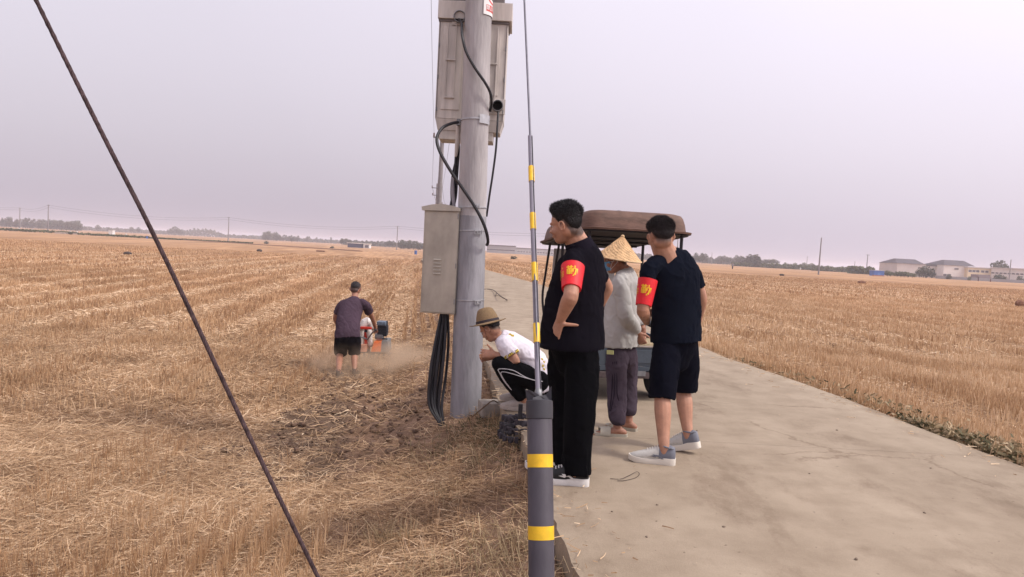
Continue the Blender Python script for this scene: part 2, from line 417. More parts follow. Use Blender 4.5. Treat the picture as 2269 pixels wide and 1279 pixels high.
# right field: dense standing stubble
rk = lambda x, y: np.clip(.25+.75*lane(x-1.0, y), 0, 1)*sst(.0, .25, x-xr(y)+.05)
stn(60000, 5, 14, .2, TR, right_ok, .15, .009, rk, .18, .18, .68)
stn(110000, 14, 42, .0, TR, right_ok, .15, .02, rk, .22, .18, .64)
stn(70000, 42, 110, -.1, TR, lambda x, y: right_ok(x, y, .5), .17, .06, lambda x, y: .2+.8*lane(x*.5, y*.5), .5, .15, .47, spread=.1)
def on_edge(x, y):
    s_ = np.minimum(x-xl(y), xr(y)-x); return (s_ > -.02) & (rng.random(len(x)) < np.exp(-np.maximum(s_, 0)/.16))
def lay_road(n):
    x, y = cand(n, 3.1, 13, -.1, .85); k = on_edge(x, y); x, y = x[k], y[k]; m = len(x); D = lyingdir(m, .03)
    lying.add(*ribbons(np.stack([x, y, np.full(m, .012)], 1), D, .02+.10*rng.random(m)**2, .004+.004*rng.random(m), np.clip(.6+rng.normal(size=m)*.2, 0, 1), .08, 2))
lay_road(16000)
lying.build('loose_straw', GOLD, 'loose chopped straw lying over the harvested field and the bank beside the road', 'straw')
stand.build('wheat_stubble', STUB, 'standing cut wheat stubble in rows on both sides of the road', 'stubble')

# dry grass and weeds on the verge
def grass(n, cx, cy, sx, sy, h, w, b0, sp=.45):
    x = rng.normal(cx, sx, n); y = rng.normal(cy, sy, n)
    k = left_ok(x, y, .02) | right_ok(x, y, .02); x, y = x[k], y[k]; m = len(x)
    z = hz(x, y)-.01
    weeds.add(*ribbons(np.stack([x, y, z], 1), updir(m, sp), h*(.4+.9*rng.random(m)), w*(.6+.8*rng.random(m)), b0+rng.normal(size=m)*.16, .3, 3))
grass(750, -.18, 6.6, .22, .3, .09, .006, .30, .8)
grass(450, .0, 6.1, .14, .3, .09, .006, .4, .8)
grass(500, -.45, 6.3, .3, .3, .10, .005, .7, .6)
for q in range(16):
    cx = random.uniform(-.9, .25); cy = random.uniform(3.1, 5.8)
    grass(45, min(cx, float(xl(cy))-.05), cy, .06, .07, random.uniform(.08, .22), .0045, random.uniform(.65, .95), .4)
grass(260, .12, 3.6, .12, .4, .16, .005, .8, .5)
# leafy verge along the right edge
def leafy(n, y0, y1):
    y = y0+(y1-y0)*rng.random(n)**1.6; x = xr(y)+.04+np.abs(rng.normal(size=n))*.26*(1-.4*(y-y0)/(y1-y0))
    z = hz(x, y)+rng.random(n)*.16*(1-.5*(y-y0)/(y1-y0))
    D = lyingdir(n, .6); weeds.add(*ribbons(np.stack([x, y, z], 1), D, .03+.05*rng.random(n), .014+.014*rng.random(n), .55+rng.normal(size=n)*.28, .15, 2))
leafy(3200, 4.4, 7.2); leafy(400, 7, 11)
weeds.build('verge_weeds', GREEN, 'dusty green weeds and dry grass growing along both road edges', 'weeds')

# clods
def clods(n, pos, size, name, m, label):
    ico = bmesh.new(); bmesh.ops.create_icosphere(ico, subdivisions=1, radius=1)
    bv = np.array([v.co[:] for v in ico.verts]); bf = np.array([[v.index for v in f.verts] for f in ico.faces]); ico.free()
    V = []; Fq = []
    for i in range(n):
        x, y, s = pos(i)
        p = bv*(1+.35*rng.normal(size=(len(bv), 1)))*np.array([1, 1, .75])*s
        a = rng.random()*6.28; c_, s_ = math.cos(a), math.sin(a)
        p = np.stack([p[:, 0]*c_-p[:, 1]*s_, p[:, 0]*s_+p[:, 1]*c_, p[:, 2]], 1)+np.array([x, y, float(hz(x, y))+s*.35])
        V.append(p); Fq.append(bf+len(bv)*i)
    o = bpy.data.objects.new(name, fastmesh(name, np.concatenate(V), np.concatenate(Fq), m)); link(o); tag(o, label, 'soil', kind='stuff'); return o
SOIL = mat('clod_soil', (.135, .082, .055), .95, var=.45, scale=30, bump=.6, bscale=90)
def cpos(i):
    while True:
        x = random.uniform(-4.5, -.3); y = random.uniform(4.6, 12.2)
        s = float(soil_mask(x, y))
        if random.random() < s+.012: return x, y, random.choice([.006, .008, .012, .016, .024, .032])*random.uniform(.6, 1.4)
clods(1200, cpos, None, 'soil_clods', SOIL, 'dark crumbly clods of freshly turned soil left of the pole')

# ------------------------------------------------------------------ solid builders
def V3(*a): return Vector(a)
def catmull(P, n):
    P = [np.array(p, float) for p in P]; out = []
    Q = [2*P[0]-P[1]]+P+[2*P[-1]-P[-2]]
    for i in range(1, len(Q)-2):
        for j in range(n):
            t = j/n; a, b, c, d = Q[i-1:i+3]
            out.append(.5*((2*b)+(-a+c)*t+(2*a-5*b+4*c-d)*t*t+(-a+3*b-3*c+d)*t**3))
    out.append(P[-1]); return out
class Mesh:
    """collects shapes for ONE mesh"""
    def __init__(s): s.v = []; s.f = []; s.m = []; s.mi = 0
    def add(s, V, F):
        b = len(s.v); s.v += [tuple(map(float, v)) for v in V]; s.f += [tuple(i+b for i in f) for f in F]; s.m += [s.mi]*len(F)
        return s
    def limb(s, pts, rad, n=14, ref=(1, 0, 0), sub=4, cap0=True, cap1=True, p=2.0, inset=0):
        rr = [r if isinstance(r, (tuple, list)) else (r, r) for r in rad]
        if sub > 1 and len(pts) > 2:
            q = catmull([tuple(a)+tuple(b) for a, b in zip(pts, rr)], sub)
        else: q = [np.array(tuple(a)+tuple(b), float) for a, b in zip(pts, rr)]
        C = [a[:3] for a in q]; Rr = [(max(a[3], 1e-4), max(a[4], 1e-4)) for a in q]
        T = []
        for i in range(len(C)):
            d = C[min(i+1, len(C)-1)]-C[max(i-1, 0)]; T.append(d/(np.linalg.norm(d)+1e-12))
        ref = np.array(ref, float); rings = []
        def ring(c, t, ra, rb):
            A = ref-t*np.dot(ref, t)
            if np.linalg.norm(A) < .15: A = np.array([0, 1, .01])-t*np.dot(np.array([0, 1, .01]), t)
            A /= np.linalg.norm(A); B = np.cross(t, A); o = []
            for k in range(n):
                a = 2*math.pi*k/n; ca, sa = math.cos(a), math.sin(a)
                ca = math.copysign(abs(ca)**(2/p), ca); sa = math.copysign(abs(sa)**(2/p), sa)
                o.append(c+A*ra*ca+B*rb*sa)
            return o
        if cap0:
            for u in (1.0, .8, .45):
                w = math.sqrt(1-u*u) if u < 1 else .05
                rings.append(ring(C[0]-T[0]*min(Rr[0])*u, T[0], Rr[0][0]*w, Rr[0][1]*w))
        for c, t, r in zip(C, T, Rr): rings.append(ring(c, t, *r))
        if inset:
            r = Rr[-1]; rings.append(ring(C[-1]-T[-1]*.003, T[-1], r[0]-.009, r[1]-.009)); rings.append(ring(C[-1]-T[-1]*inset, T[-1], r[0]-.02, r[1]-.02))
        elif cap1:
            for u in (.45, .8, 1.0):
                w = math.sqrt(1-u*u) if u < 1 else .05
                rings.append(ring(C[-1]+T[-1]*min(Rr[-1])*u, T[-1], Rr[-1][0]*w, Rr[-1][1]*w))
        return s.loft(rings)
    def loft(s, rings, closed=True):
        n = len(rings[0]); V = [v for r in rings for v in r]; F = []
        for i in range(len(rings)-1):
            for k in range(n):
                k2 = (k+1) % n; F.append((i*n+k, i*n+k2, (i+1)*n+k2, (i+1)*n+k))
        if closed:
            F.append(tuple(range(n-1, -1, -1))); b = (len(rings)-1)*n; F.append(tuple(range(b, b+n)))
        return s.add(V, F)
    def ell(s, c, r, rot=None, n=14, m=9):
        rot = rot or Matrix.Identity(3); rings = []
        for i in range(m+1):
            th = math.pi*(.03+.94*i/m)
            rings.append([tuple(Vector(c)+rot @ V3(r[0]*math.sin(th)*math.cos(2*math.pi*k/n), r[1]*math.sin(th)*math.sin(2*math.pi*k/n), -r[2]*math.cos(th))) for k in range(n)])
        return s.loft(rings)
    def box(s, c, d, rot=None, bev=0):
        rot = rot or Matrix.Identity(3); bm = bmesh.new(); bmesh.ops.create_cube(bm, size=1)
        for v in bm.verts: v.co = Vector((v.co.x*d[0], v.co.y*d[1], v.co.z*d[2]))
        if bev: bmesh.ops.bevel(bm, geom=bm.edges[:], offset=bev, segments=2, affect='EDGES', profile=.6)
        bm.verts.index_update()
        V = [tuple(Vector(c)+rot @ v.co) for v in bm.verts]; F = [[v.index for v in f.verts] for f in bm.faces]; bm.free()
        return s.add(V, F)
    def rod(s, a, b, r, n=8, r2=None):
        return s.limb([a, b], [r, r if r2 is None else r2], n=n, sub=1, cap0=False, cap1=False)
    def tube(s, pts, r, n=8, sub=6):
        return s.limb(pts, [r]*len(pts), n=n, sub=sub, cap0=False, cap1=False)
    def prism(s, outline, z0, z1, rot=None, c=(0, 0, 0)):
        """outline in the local x/y plane extruded z0..z1"""
        rot = rot or Matrix.Identity(3); n = len(outline)
        V = [tuple(Vector(c)+rot @ V3(x, y, z0)) for x, y in outline]+[tuple(Vector(c)+rot @ V3(x, y, z1)) for x, y in outline]
        F = [tuple(range(n-1, -1, -1)), tuple(range(n, 2*n))]+[(i, (i+1) % n, (i+1) % n+n, i+n) for i in range(n)]
        return s.add(V, F)
    def mesh(s, name, mats=None, smooth=False):
        me = bpy.data.meshes.new(name); me.from_pydata(s.v, [], s.f); me.update()
        for m in (mats if isinstance(mats, (list, tuple)) else [mats]):
            if m: me.materials.append(m)
        if len(me.materials) > 1: me.polygons.foreach_set('material_index', s.m)
        if smooth: me.polygons.foreach_set('use_smooth', [True]*len(me.polygons))
        bm = bmesh.new(); bm.from_mesh(me); bmesh.ops.recalc_face_normals(bm, faces=bm.faces); bm.to_mesh(me); bm.free()
        return me
    def build(s, name, mats, parent=None, smooth=False, label=None, **k):
        o = bpy.data.objects.new(name, s.mesh(name, mats, smooth)); link(o, parent)
        if smooth == 'auto' or smooth:
            try: o.data.set_sharp_from_angle(angle=R(38))
            except Exception: pass
        if label or k: tag(o, label, **k)
        return o

def remeshed(ms, name, voxel, mats, parent=None, it=4, disp=None, label=None):
    """voxel union of the collected shapes, smoothed: one continuous surface"""
    me = ms.mesh(name+'_src'); o = bpy.data.objects.new(name, me); COL.objects.link(o)
    md = o.modifiers.new('r', 'REMESH'); md.mode = 'VOXEL'; md.voxel_size = voxel; md.use_smooth_shade = True
    sm = o.modifiers.new('s', 'SMOOTH'); sm.factor = .5; sm.iterations = it
    dg = bpy.context.evaluated_depsgraph_get(); dg.update()
    nm = bpy.data.meshes.new_from_object(o.evaluated_get(dg)); nm.name = name
    bpy.data.objects.remove(o); bpy.data.meshes.remove(me)
    if disp:
        n = len(nm.vertices); co = np.empty(n*3, np.float32); nm.vertices.foreach_get('co', co); co = co.reshape(-1, 3)
        no = np.empty(n*3, np.float32); nm.vertices.foreach_get('normal', no); no = no.reshape(-1, 3)
        co = co+no*disp(co, no)[:, None]; nm.vertices.foreach_set('co', co.astype(np.float32).ravel()); nm.update()
    nm.materials.clear()
    for m in (mats if isinstance(mats, (list, tuple)) else [mats]): nm.materials.append(m)
    nm.polygons.foreach_set('use_smooth', [True]*len(nm.polygons)); nm.polygons.foreach_set('material_index', [0]*len(nm.polygons))
    ob = bpy.data.objects.new(name, nm); link(ob, parent)
    if label: ob['label'] = label
    return ob

def rot3(v, w=None):  # rotation whose z axis is v
    return Vector(v).normalized().to_track_quat('Z', 'Y').to_matrix()
def lathe(ms, prof, c=(0, 0, 0), rot=None, n=24):
    rot = rot or Matrix.Identity(3)
    return ms.loft([[tuple(Vector(c)+rot @ V3(r*math.cos(2*math.pi*k/n), r*math.sin(2*math.pi*k/n), z)) for k in range(n)] for r, z in prof])

# fabric folds
def folds(amp, fx, fz, seed=0, drape=0):
    def f(co, no):
        x, y, z = co[:, 0], co[:, 1], co[:, 2]
        w = (fbm(x*6+y*5, z*6, seed)-.5)*.25
        a = fbm(x*fx+w*fx+7, y*fx+z*fz+w*8, seed+1, 3); b = fbm(y*fx*.9-w*7+3, x*fx*.7-z*fz*1.3, seed+2, 3)
        r1 = 1-np.abs(a*2-1)*2.2; r2 = 1-np.abs(b*2-1)*2.2
        q = fbm(x*fx*1.6+w*14+z*fz*1.5, y*fx*1.4-z*fz*1.2+w*9, seed+5, 2); s_ = (1-np.abs(q*2-1))**7
        q2 = fbm(z*fx*1.3+x*fz+w*10, x*fx*.9+y*fx*.9, seed+9, 2); s2 = (1-np.abs(q2*2-1))**9
        return amp*(np.maximum(r1, -1)*.45+np.maximum(r2, -1)*.3-.2+s_*.55-s2*.35)
    return f

def skin(name, c):
    m = mat(name, c, .5, var=.16, scale=14, bump=.18, bscale=160, spec=.35)
    t = m.node_tree; L = t.links.new; b = t.nodes['Principled BSDF']; src = b.inputs['Base Color'].links[0].from_socket
    a = t.nodes.new('ShaderNodeAttribute'); a.attribute_name = 'scalp'; x = t.nodes.new('ShaderNodeMixRGB'); L(a.outputs['Fac'], x.inputs[0]); L(src, x.inputs[1]); x.inputs[2].default_value = (.016, .013, .014, 1)
    L(x.outputs[0], b.inputs['Base Color']); b.inputs['Subsurface Weight'].default_value = .08; b.inputs['Subsurface Radius'].default_value = (.012, .005, .003); return m
SKIN = skin('skin', (.40, .205, .135)); SKIN_T = skin('tanned_skin', (.31, .145, .092))
HL_X = [0, .5, 1.0, 1.3, 1.5, 1.72, 1.95, 2.3, 3.15]
def scalp(o, c, rot, wide=1.0, back_low=-.058, front_high=.07, drop=.03, soft=.035, k=.85):
    """close-cropped hair below the longer hair: darker skin towards the hairline"""
    n = len(o.data.vertices); co = np.empty(n*3, np.float32); o.data.vertices.foreach_get('co', co); co = co.reshape(-1, 3)
    p = (co-np.array(c))@np.array(rot); phi = np.abs(np.arctan2(p[:, 0]/wide, p[:, 1]+.012))
    zl = np.interp(phi, HL_X, [front_high, front_high-.012, .04, .0, -.012, .022, -.012, back_low+.015, back_low])-drop*np.clip((phi-1.2)/.6, 0, 1)
    r = np.linalg.norm(p*np.array([1, 1, .9]), axis=1); v = sst(0, soft, p[:, 2]-zl)*(r < .125)*k*(np.abs(p[:, 0]) < .088*wide)
    at_ = o.data.attributes.new('scalp', 'FLOAT', 'POINT'); at_.data.foreach_set('value', v.astype(np.float32))
HAIR = mat('hair_black', (.012, .010, .012), .55, var=.4, scale=40, bump=.5, bscale=120, spec=.45)
HAIR_G = mat('hair_greying', (.05, .046, .048), .6, var=.5, scale=40, bump=.5, bscale=120, spec=.4)
EYEW = mat('eye_white', (.42, .38, .35), .25, var=.02); EYED = mat('eye_iris', (.02, .012, .01), .15, var=.1)

def hand(ms, wrist, d, palm, side, curl=.5, size=1.0, spread=.14, thumb=None):
    """palm = direction the palm faces; side = thumb side direction"""
    d = Vector(d).normalized(); palm = Vector(palm); palm = (palm-d*palm.dot(d)).normalized()
    sd_ = d.cross(palm).normalized()
    if sd_.dot(Vector(side)) < 0: sd_ = -sd_
    w = Vector(wrist); s = size
    ms.limb([w-d*.02*s, w+d*.03*s, w+d*.088*s], [(.026*s, .019*s), (.036*s, .016*s), (.041*s, .0125*s)], n=12, ref=sd_, sub=3)
    for i, (off, ln) in enumerate([(.030, .072), (.010, .080), (-.010, .074), (-.029, .058)]):
        r0 = .0095*s; p0 = w+d*.078*s+sd_*off*s
        dd = (d+sd_*(off*spread*22)).normalized(); c = curl*(1+.12*i); pts = [p0-dd*.02*s, p0]
        for j, fr in enumerate((.45, .3, .25)):
            ang = c*(.55, 1.25, 1.8)[j]
            v = dd*math.cos(ang)+palm*math.sin(ang); pts.append(pts[-1]+v*ln*fr*s)
        ms.limb([tuple(p) for p in pts], [r0, r0, r0*.93, r0*.85, r0*.72], n=8, sub=2, ref=sd_)
    t = Vector(thumb).normalized() if thumb else (sd_*.75+d*.55+palm*.3).normalized()
    p0 = w+d*.018*s+sd_*.02*s; t2 = (t*.8+d*.45).normalized() if not thumb else t
    ms.limb([tuple(p0), tuple(p0+t*.035*s), tuple(p0+t*.035*s+t2*.03*s), tuple(p0+t*.035*s+t2*.055*s)], [.0145*s, .012*s, .0105*s, .008*s], n=8, sub=2, ref=sd_)

def headrot(yaw, pitch, roll=0):
    return Matrix.Rotation(yaw, 3, 'Z') @ Matrix.Rotation(-pitch, 3, 'X') @ Matrix.Rotation(roll, 3, 'Y')
def head(ms, c, rot, wide=1.0):
    c = Vector(c)
    def E(p, r, rr=None): ms.ell(tuple(c+rot @ Vector((p[0]*wide, p[1], p[2]))), (r[0]*wide, r[1], r[2]), rot @ (rr or Matrix.Identity(3)))
    E((0, -.012, .028), (.075, .093, .088)); E((0, .022, -.03), (.062, .066, .082)); E((0, .04, -.083), (.043, .042, .032))
    E((0, -.02, -.045), (.066, .065, .05))
    E((.035, .055, -.035), (.026, .026, .028)); E((-.035, .055, -.035), (.026, .026, .028))     # cheeks
    E((0, .076, .02), (.045, .014, .012))                                                       # brow
    E((0, .088, -.008), (.009, .012, .026)); E((0, .098, -.026), (.013, .013, .010)); E((.011, .09, -.03), (.008, .009, .007)); E((-.011, .09, -.03), (.008, .009, .007))
    E((0, .084, -.055), (.022, .010, .006)); E((0, .082, -.066), (.019, .010, .007))
    for sx in (-1, 1):
        rr = Matrix.Rotation(sx*-.45, 3, 'Z') @ Matrix.Rotation(-.2, 3, 'X')
        # ear rim and lobe
        ring = [(sx*(.078+.012*(1 if math.sin(a) > -.6 else .2)), -.012-.017*math.cos(a), -.014+.028*math.sin(a)) for a in [R(q) for q in range(-70, 250, 32)]]
        ms.limb([tuple(c+rot @ V3(p[0]*wide, p[1], p[2])) for p in ring], [.0058]*len(ring), n=8, sub=2)
        E((sx*.076, -.010, -.014), (.008, .014, .026)); E((sx*.079, -.004, -.04), (.007, .008, .009))
def eyes(c, rot, parent, wide=1.0):
    for sx in (-1, 1):
        m = Mesh(); p = Vector(c)+rot @ V3(sx*.031*wide, .067, .002); m.ell(tuple(p), (.0095, .0095, .007), rot, 12, 8)
        o = m.build('eye', EYEW, parent, True)
        m = Mesh(); m.ell(tuple(p+rot @ V3(0, .0085, 0)), (.0052, .0045, .0052), rot, 10, 6); m.build('iris', EYED, o, True)
def hair(c, rot, parent, m, top=.026, side=.007, wide=1.0, seed=3, fade=.04, spikes=5000, ln=.016, back_low=-.058, front_high=.07, lift=.0):
    bm = bmesh.new(); bmesh.ops.create_icosphere(bm, subdivisions=5, radius=1)
    V = np.array([v.co[:] for v in bm.verts]); F = np.array([[v.index for v in f.verts] for f in bm.faces]); bm.free()
    r = np.array([.077*wide, .095, .090]); base = V*r+np.array([0, -.012, .028])
    # follow the back of the head down to the nape
    low = base[:, 2] < -.01
    phi = np.abs(np.arctan2(base[:, 0], base[:, 1]+.012))
    zl = np.interp(phi, [0, .5, 1.0, 1.3, 1.5, 1.72, 1.95, 2.3, 3.15], [front_high, front_high-.012, .04, .0, -.012, .022, -.012, back_low+.015, back_low])
    mask = sst(0, fade, base[:, 2]-zl)
    tz = sst(.02, .075, base[:, 2])
    nn = fbm(base[:, 0]*28+base[:, 2]*12, base[:, 1]*30, seed, 4)-.5
    th = mask*(side+(top-side)*tz)*(1+nn*.9)-.007*(1-mask)
    th = th+lift*np.clip(base[:, 1]/.08, 0, 1)*mask*tz
    P = base+V*th[:, None]
    P[:, 0] = np.where(P[:, 2] < 0, P[:, 0]*(1-np.clip(-P[:, 2]*2.2, 0, .25)), P[:, 0])
    M = np.array(rot); cc = np.array(c)
    W_ = P@M.T+cc
    # short strands break the outline
    sel = np.where(mask > .55)[0]; q = rng.choice(sel, spikes); b = P[q]; nrm = V[q]
    flow = nrm*.75+np.array([0, -.25, .25])+rng.normal(size=(spikes, 3))*.45; flow /= np.linalg.norm(flow, axis=1)[:, None]
    L_ = ln*(.25+.75*rng.random(spikes))*(.25+.75*tz[q])*(.4+.6*mask[q]); sidev = np.cross(flow, rng.normal(size=(spikes, 3))); sidev /= np.linalg.norm(sidev, axis=1)[:, None]
    b = b+rng.normal(size=b.shape)*.0015
    T3 = np.stack([b-sidev*.0012, b+sidev*.0012, b+flow*L_[:, None]], 1).reshape(-1, 3)@M.T+cc
    allV = np.concatenate([W_, T3]); allF = np.concatenate([F, np.arange(spikes*3).reshape(-1, 3)+len(W_)])
    o = bpy.data.objects.new('hair', fastmesh('hair', allV, allF, m, True)); link(o, parent); return o

def foot_flesh(ms, ankle, yaw, pitch=0, L=.25):
    M = Matrix.Rotation(yaw, 3, 'Z') @ Matrix.Rotation(pitch, 3, 'X'); a = Vector(ankle)
    def q(x, y, z): return tuple(a+M @ V3(x, y, z))
    ms.limb([q(0, -.05, -.045), q(0, -.01, -.035), q(0, .05, -.045), q(0, .11, -.058), q(0, .165, -.064)], [(.03, .028), (.034, .036), (.036, .028), (.042, .018), (.038, .011)], n=12, ref=tuple(M @ V3(1, 0, 0)), sub=3)
    for i, (x, l) in enumerate([(.028, .03), (.01, .028), (-.005, .024), (-.019, .019), (-.031, .012)]):
        ms.limb([q(x, .15, -.066), q(x, .17+l*.5, -.068), q(x, .17+l, -.07)], [.010, .010, .008], n=8, sub=2)

OUT_W = [(-.082, .012), (-.076, .024), (-.066, .032), (-.04, .036), (.0, .034), (.05, .036), (.10, .043), (.15, .047), (.19, .043), (.215, .030), (.228, .012)]
def sneaker(parent, ankle, yaw, pitch, side, up1, up2, solem, s=1.0, name='shoe', logo=None, label=None):
    """shoe under the ankle; local y = forward; ground at ankle z -.085"""
    M = Matrix.Rotation(yaw, 3, 'Z') @ Matrix.Rotation(pitch, 3, 'X'); a = Vector(ankle)
    def q(x, y, z): return tuple(a+M @ V3(x*s, y*s, z*s))
    m = Mesh(); rings = []
    hs = [(-.078, .014, .06), (-.072, .026, .100), (-.045, .034, .112), (-.01, .034, .098), (.03, .035, .100), (.07, .038, .086), (.12, .042, .066), (.17, .041, .050), (.205, .031, .038), (.222, .012, .028)]
    for y, w, h in hs:
        z0 = -.062; n = 16; rg = []
        for k in range(n):
            t = 2*math.pi*k/n; cx_, sz_ = math.cos(t), math.sin(t)
            hz_ = (h-.0)*.5; rg.append(q(math.copysign(abs(cx_)**.8, cx_)*w*(1 if sz_ < .2 else (1-.25*sz_)), y, z0+hz_+math.copysign(abs(sz_)**.75, sz_)*hz_))
        rings.append(rg)
    m.loft(rings); o = m.build(name, [up1, up2], parent, True, label)
    # heel section takes the second colour
    inv = M.inverted()
    for f in o.data.polygons:
        p = inv @ (Vector(f.center)-a)
        if p.y < .035*s: f.material_index = 1
    o.data.set_sharp_from_angle(angle=R(60))
    m = Mesh(); n = len(OUT_W); stations = []
    for y, w in OUT_W:
        toe = max(0, (y-.13)/.1)**2*.018; heel = max(0, (-y-.045)/.03)*.006
        zt = -.046+(.012 if y < .02 else 0)*(1 if y < 0 else 1-y/.02)+toe*.7; zb = -.085+toe+heel
        stations.append([q(-w*.92, y, zb), q(w*.92, y, zb), q(w*1.08, y, (zb+zt)/2), q(w*1.0, y, zt), q(-w*1.0, y, zt), q(-w*1.08, y, (zb+zt)/2)])
    m.loft(stations); m.build('sole', solem, o, True)
    # laces
    m = Mesh()
    for y in (.040, .056, .072, .088, .104): m.tube([q(-.020, y, .028-(y-.045)*.38), q(0, y+.004, .037-(y-.045)*.38), q(.020, y, .028-(y-.045)*.38)], .0034, 6, 3)
    m.build('lace', solem, o, True)
    m = Mesh(); m.tube([q(.033*math.sin(a_), -.022+.046*math.cos(a_), .040+.010*math.cos(a_)) for a_ in np.linspace(0, 2*math.pi, 17)], .0065, 7, 1); m.build('collar_padding', up2, o, True)
    if logo:
        m = Mesh(); sx = side; pts = [(-.005, -.038), (.03, -.016), (.068, -.014), (.058, -.022), (.085, -.026), (.05, -.034), (.045, -.026), (.028, -.027), (.012, -.04)]
        V = [q(sx*.0425*(1 if y > .05 else .96), y, z) for y, z in pts]; V2 = [q(sx*.037, y, z) for y, z in pts]
        k = len(V); m.add(V+V2, [tuple(range(k)), tuple(range(2*k-1, k-1, -1))]+[(i, (i+1) % k, (i+1) % k+k, i+k) for i in range(k)]); m.build('emblem', logo, o)
    return o

def textmesh(body, size, extr=0.0):
    cu = bpy.data.curves.new('t', 'FONT'); cu.body = body; cu.size = size; cu.align_x = 'CENTER'; cu.align_y = 'CENTER'; cu.resolution_u = 2
    cu.offset = size*.016
    o = bpy.data.objects.new('t', cu); COL.objects.link(o); dg = bpy.context.evaluated_depsgraph_get(); dg.update()
    me = bpy.data.meshes.new_from_object(o.evaluated_get(dg)); bpy.data.objects.remove(o); bpy.data.curves.remove(cu)
    bm = bmesh.new(); bm.from_mesh(me); bmesh.ops.triangulate(bm, faces=bm.faces)
    for _ in range(5):
        bmesh.ops.subdivide_edges(bm, edges=[e for e in bm.edges if e.calc_length() > size*.13], cuts=1, use_grid_fill=False)
        bmesh.ops.triangulate(bm, faces=bm.faces)
    V = [v.co.copy() for v in bm.verts]; F = [[v.index for v in f.verts] for f in bm.faces]; bm.free(); bpy.data.meshes.remove(me); return V, F

RED = mat('armband_red', (.62, .012, .02), .55, var=.10, scale=10, bump=.1, bscale=60, spec=.35)
YEL = mat('print_yellow', (.75, .42, .02), .5, var=.05)
def armband(parent, a, b, t0, t1, r, facing, ang0, text='值勤', size=.082, taper=.80):
    """cloth band round the upper arm a->b between fractions t0,t1; facing = direction the picture side shows"""
    a, b = Vector(a), Vector(b); ax = (b-a).normalized(); p0 = a.lerp(b, t0); p1 = a.lerp(b, t1)
    w = Vector(facing); w = (w-ax*w.dot(ax)).normalized(); u = ax.cross(w)
    H = (p1-p0).length; m = Mesh(); n = 32; rings = []
    T_ = lambda z: 1-(1-taper)*z
    for z, rr in ((.0, r*.9), (.0, r*1.0), (.25, r*1.01*T_(.25)), (.5, r*1.0*T_(.5)), (.8, r*1.01*T_(.8)), (1, r*T_(1)), (1, r*.84*T_(1))):
        rings.append([tuple(p0.lerp(p1, z)+(w*math.cos(2*math.pi*k/n)+u*math.sin(2*math.pi*k/n))*rr*(1+.012*math.sin(2*math.pi*3*k/n))) for k in range(n)])
    m.loft(rings); o = m.build('armband', RED, parent, True)
    V, F = textmesh(text, size)
    m = Mesh(); pts = []
    rc = r*T_(.5)*1.04
    for v in V:
        th = ang0-v.x/rc; rr = r*T_(.5+v.y*-1/H)*1.05; c = p0.lerp(p1, .5)-ax*v.y
        pts.append(tuple(c+(w*math.cos(th)+u*math.sin(th))*rr))
    m.add(pts, F); m.build('lettering', YEL, o)
    return o

def P_(a, b=13.25):
    """point of the cultivator given by its bearing and drop (pixels of a 2269-wide view) at depth b"""
    u = (a[0]-1134.5)/1639; v = (639.5-a[1])/1639; d = Fw+Rt*u+Up*v; return tuple(Vector((0, 0, 1.42))+d*(b/d.y))

# ------------------------------------------------------------------ people
def fabric(name, c, **k):
    d = dict(rough=.95, var=.12, scale=5, bump=.25, bscale=220, sheen=0.0, spec=.05); d.update(k)
    return mat(name, c, **d)
def person(label, Yc, **k):
    o = empty('person', (0, 0, 0), 0, label, 'person', k.get('group')); return o

def sub(o, loc):
    """move a figure's empty to its feet without moving the figure"""
    o.location = loc; inv = Matrix.Translation(-Vector(loc))
    for c in o.children: c.matrix_parent_inverse = inv
    return o

def closest_on(o, pts, off):
    from mathutils.bvhtree import BVHTree
    bv = BVHTree.FromPolygons([v.co[:] for v in o.data.vertices], [p.vertices[:] for p in o.data.polygons]); r = []
    for p in pts:
        l, n, i, d = bv.find_nearest(Vector(p)); r.append(tuple(l+n*off))
    return r

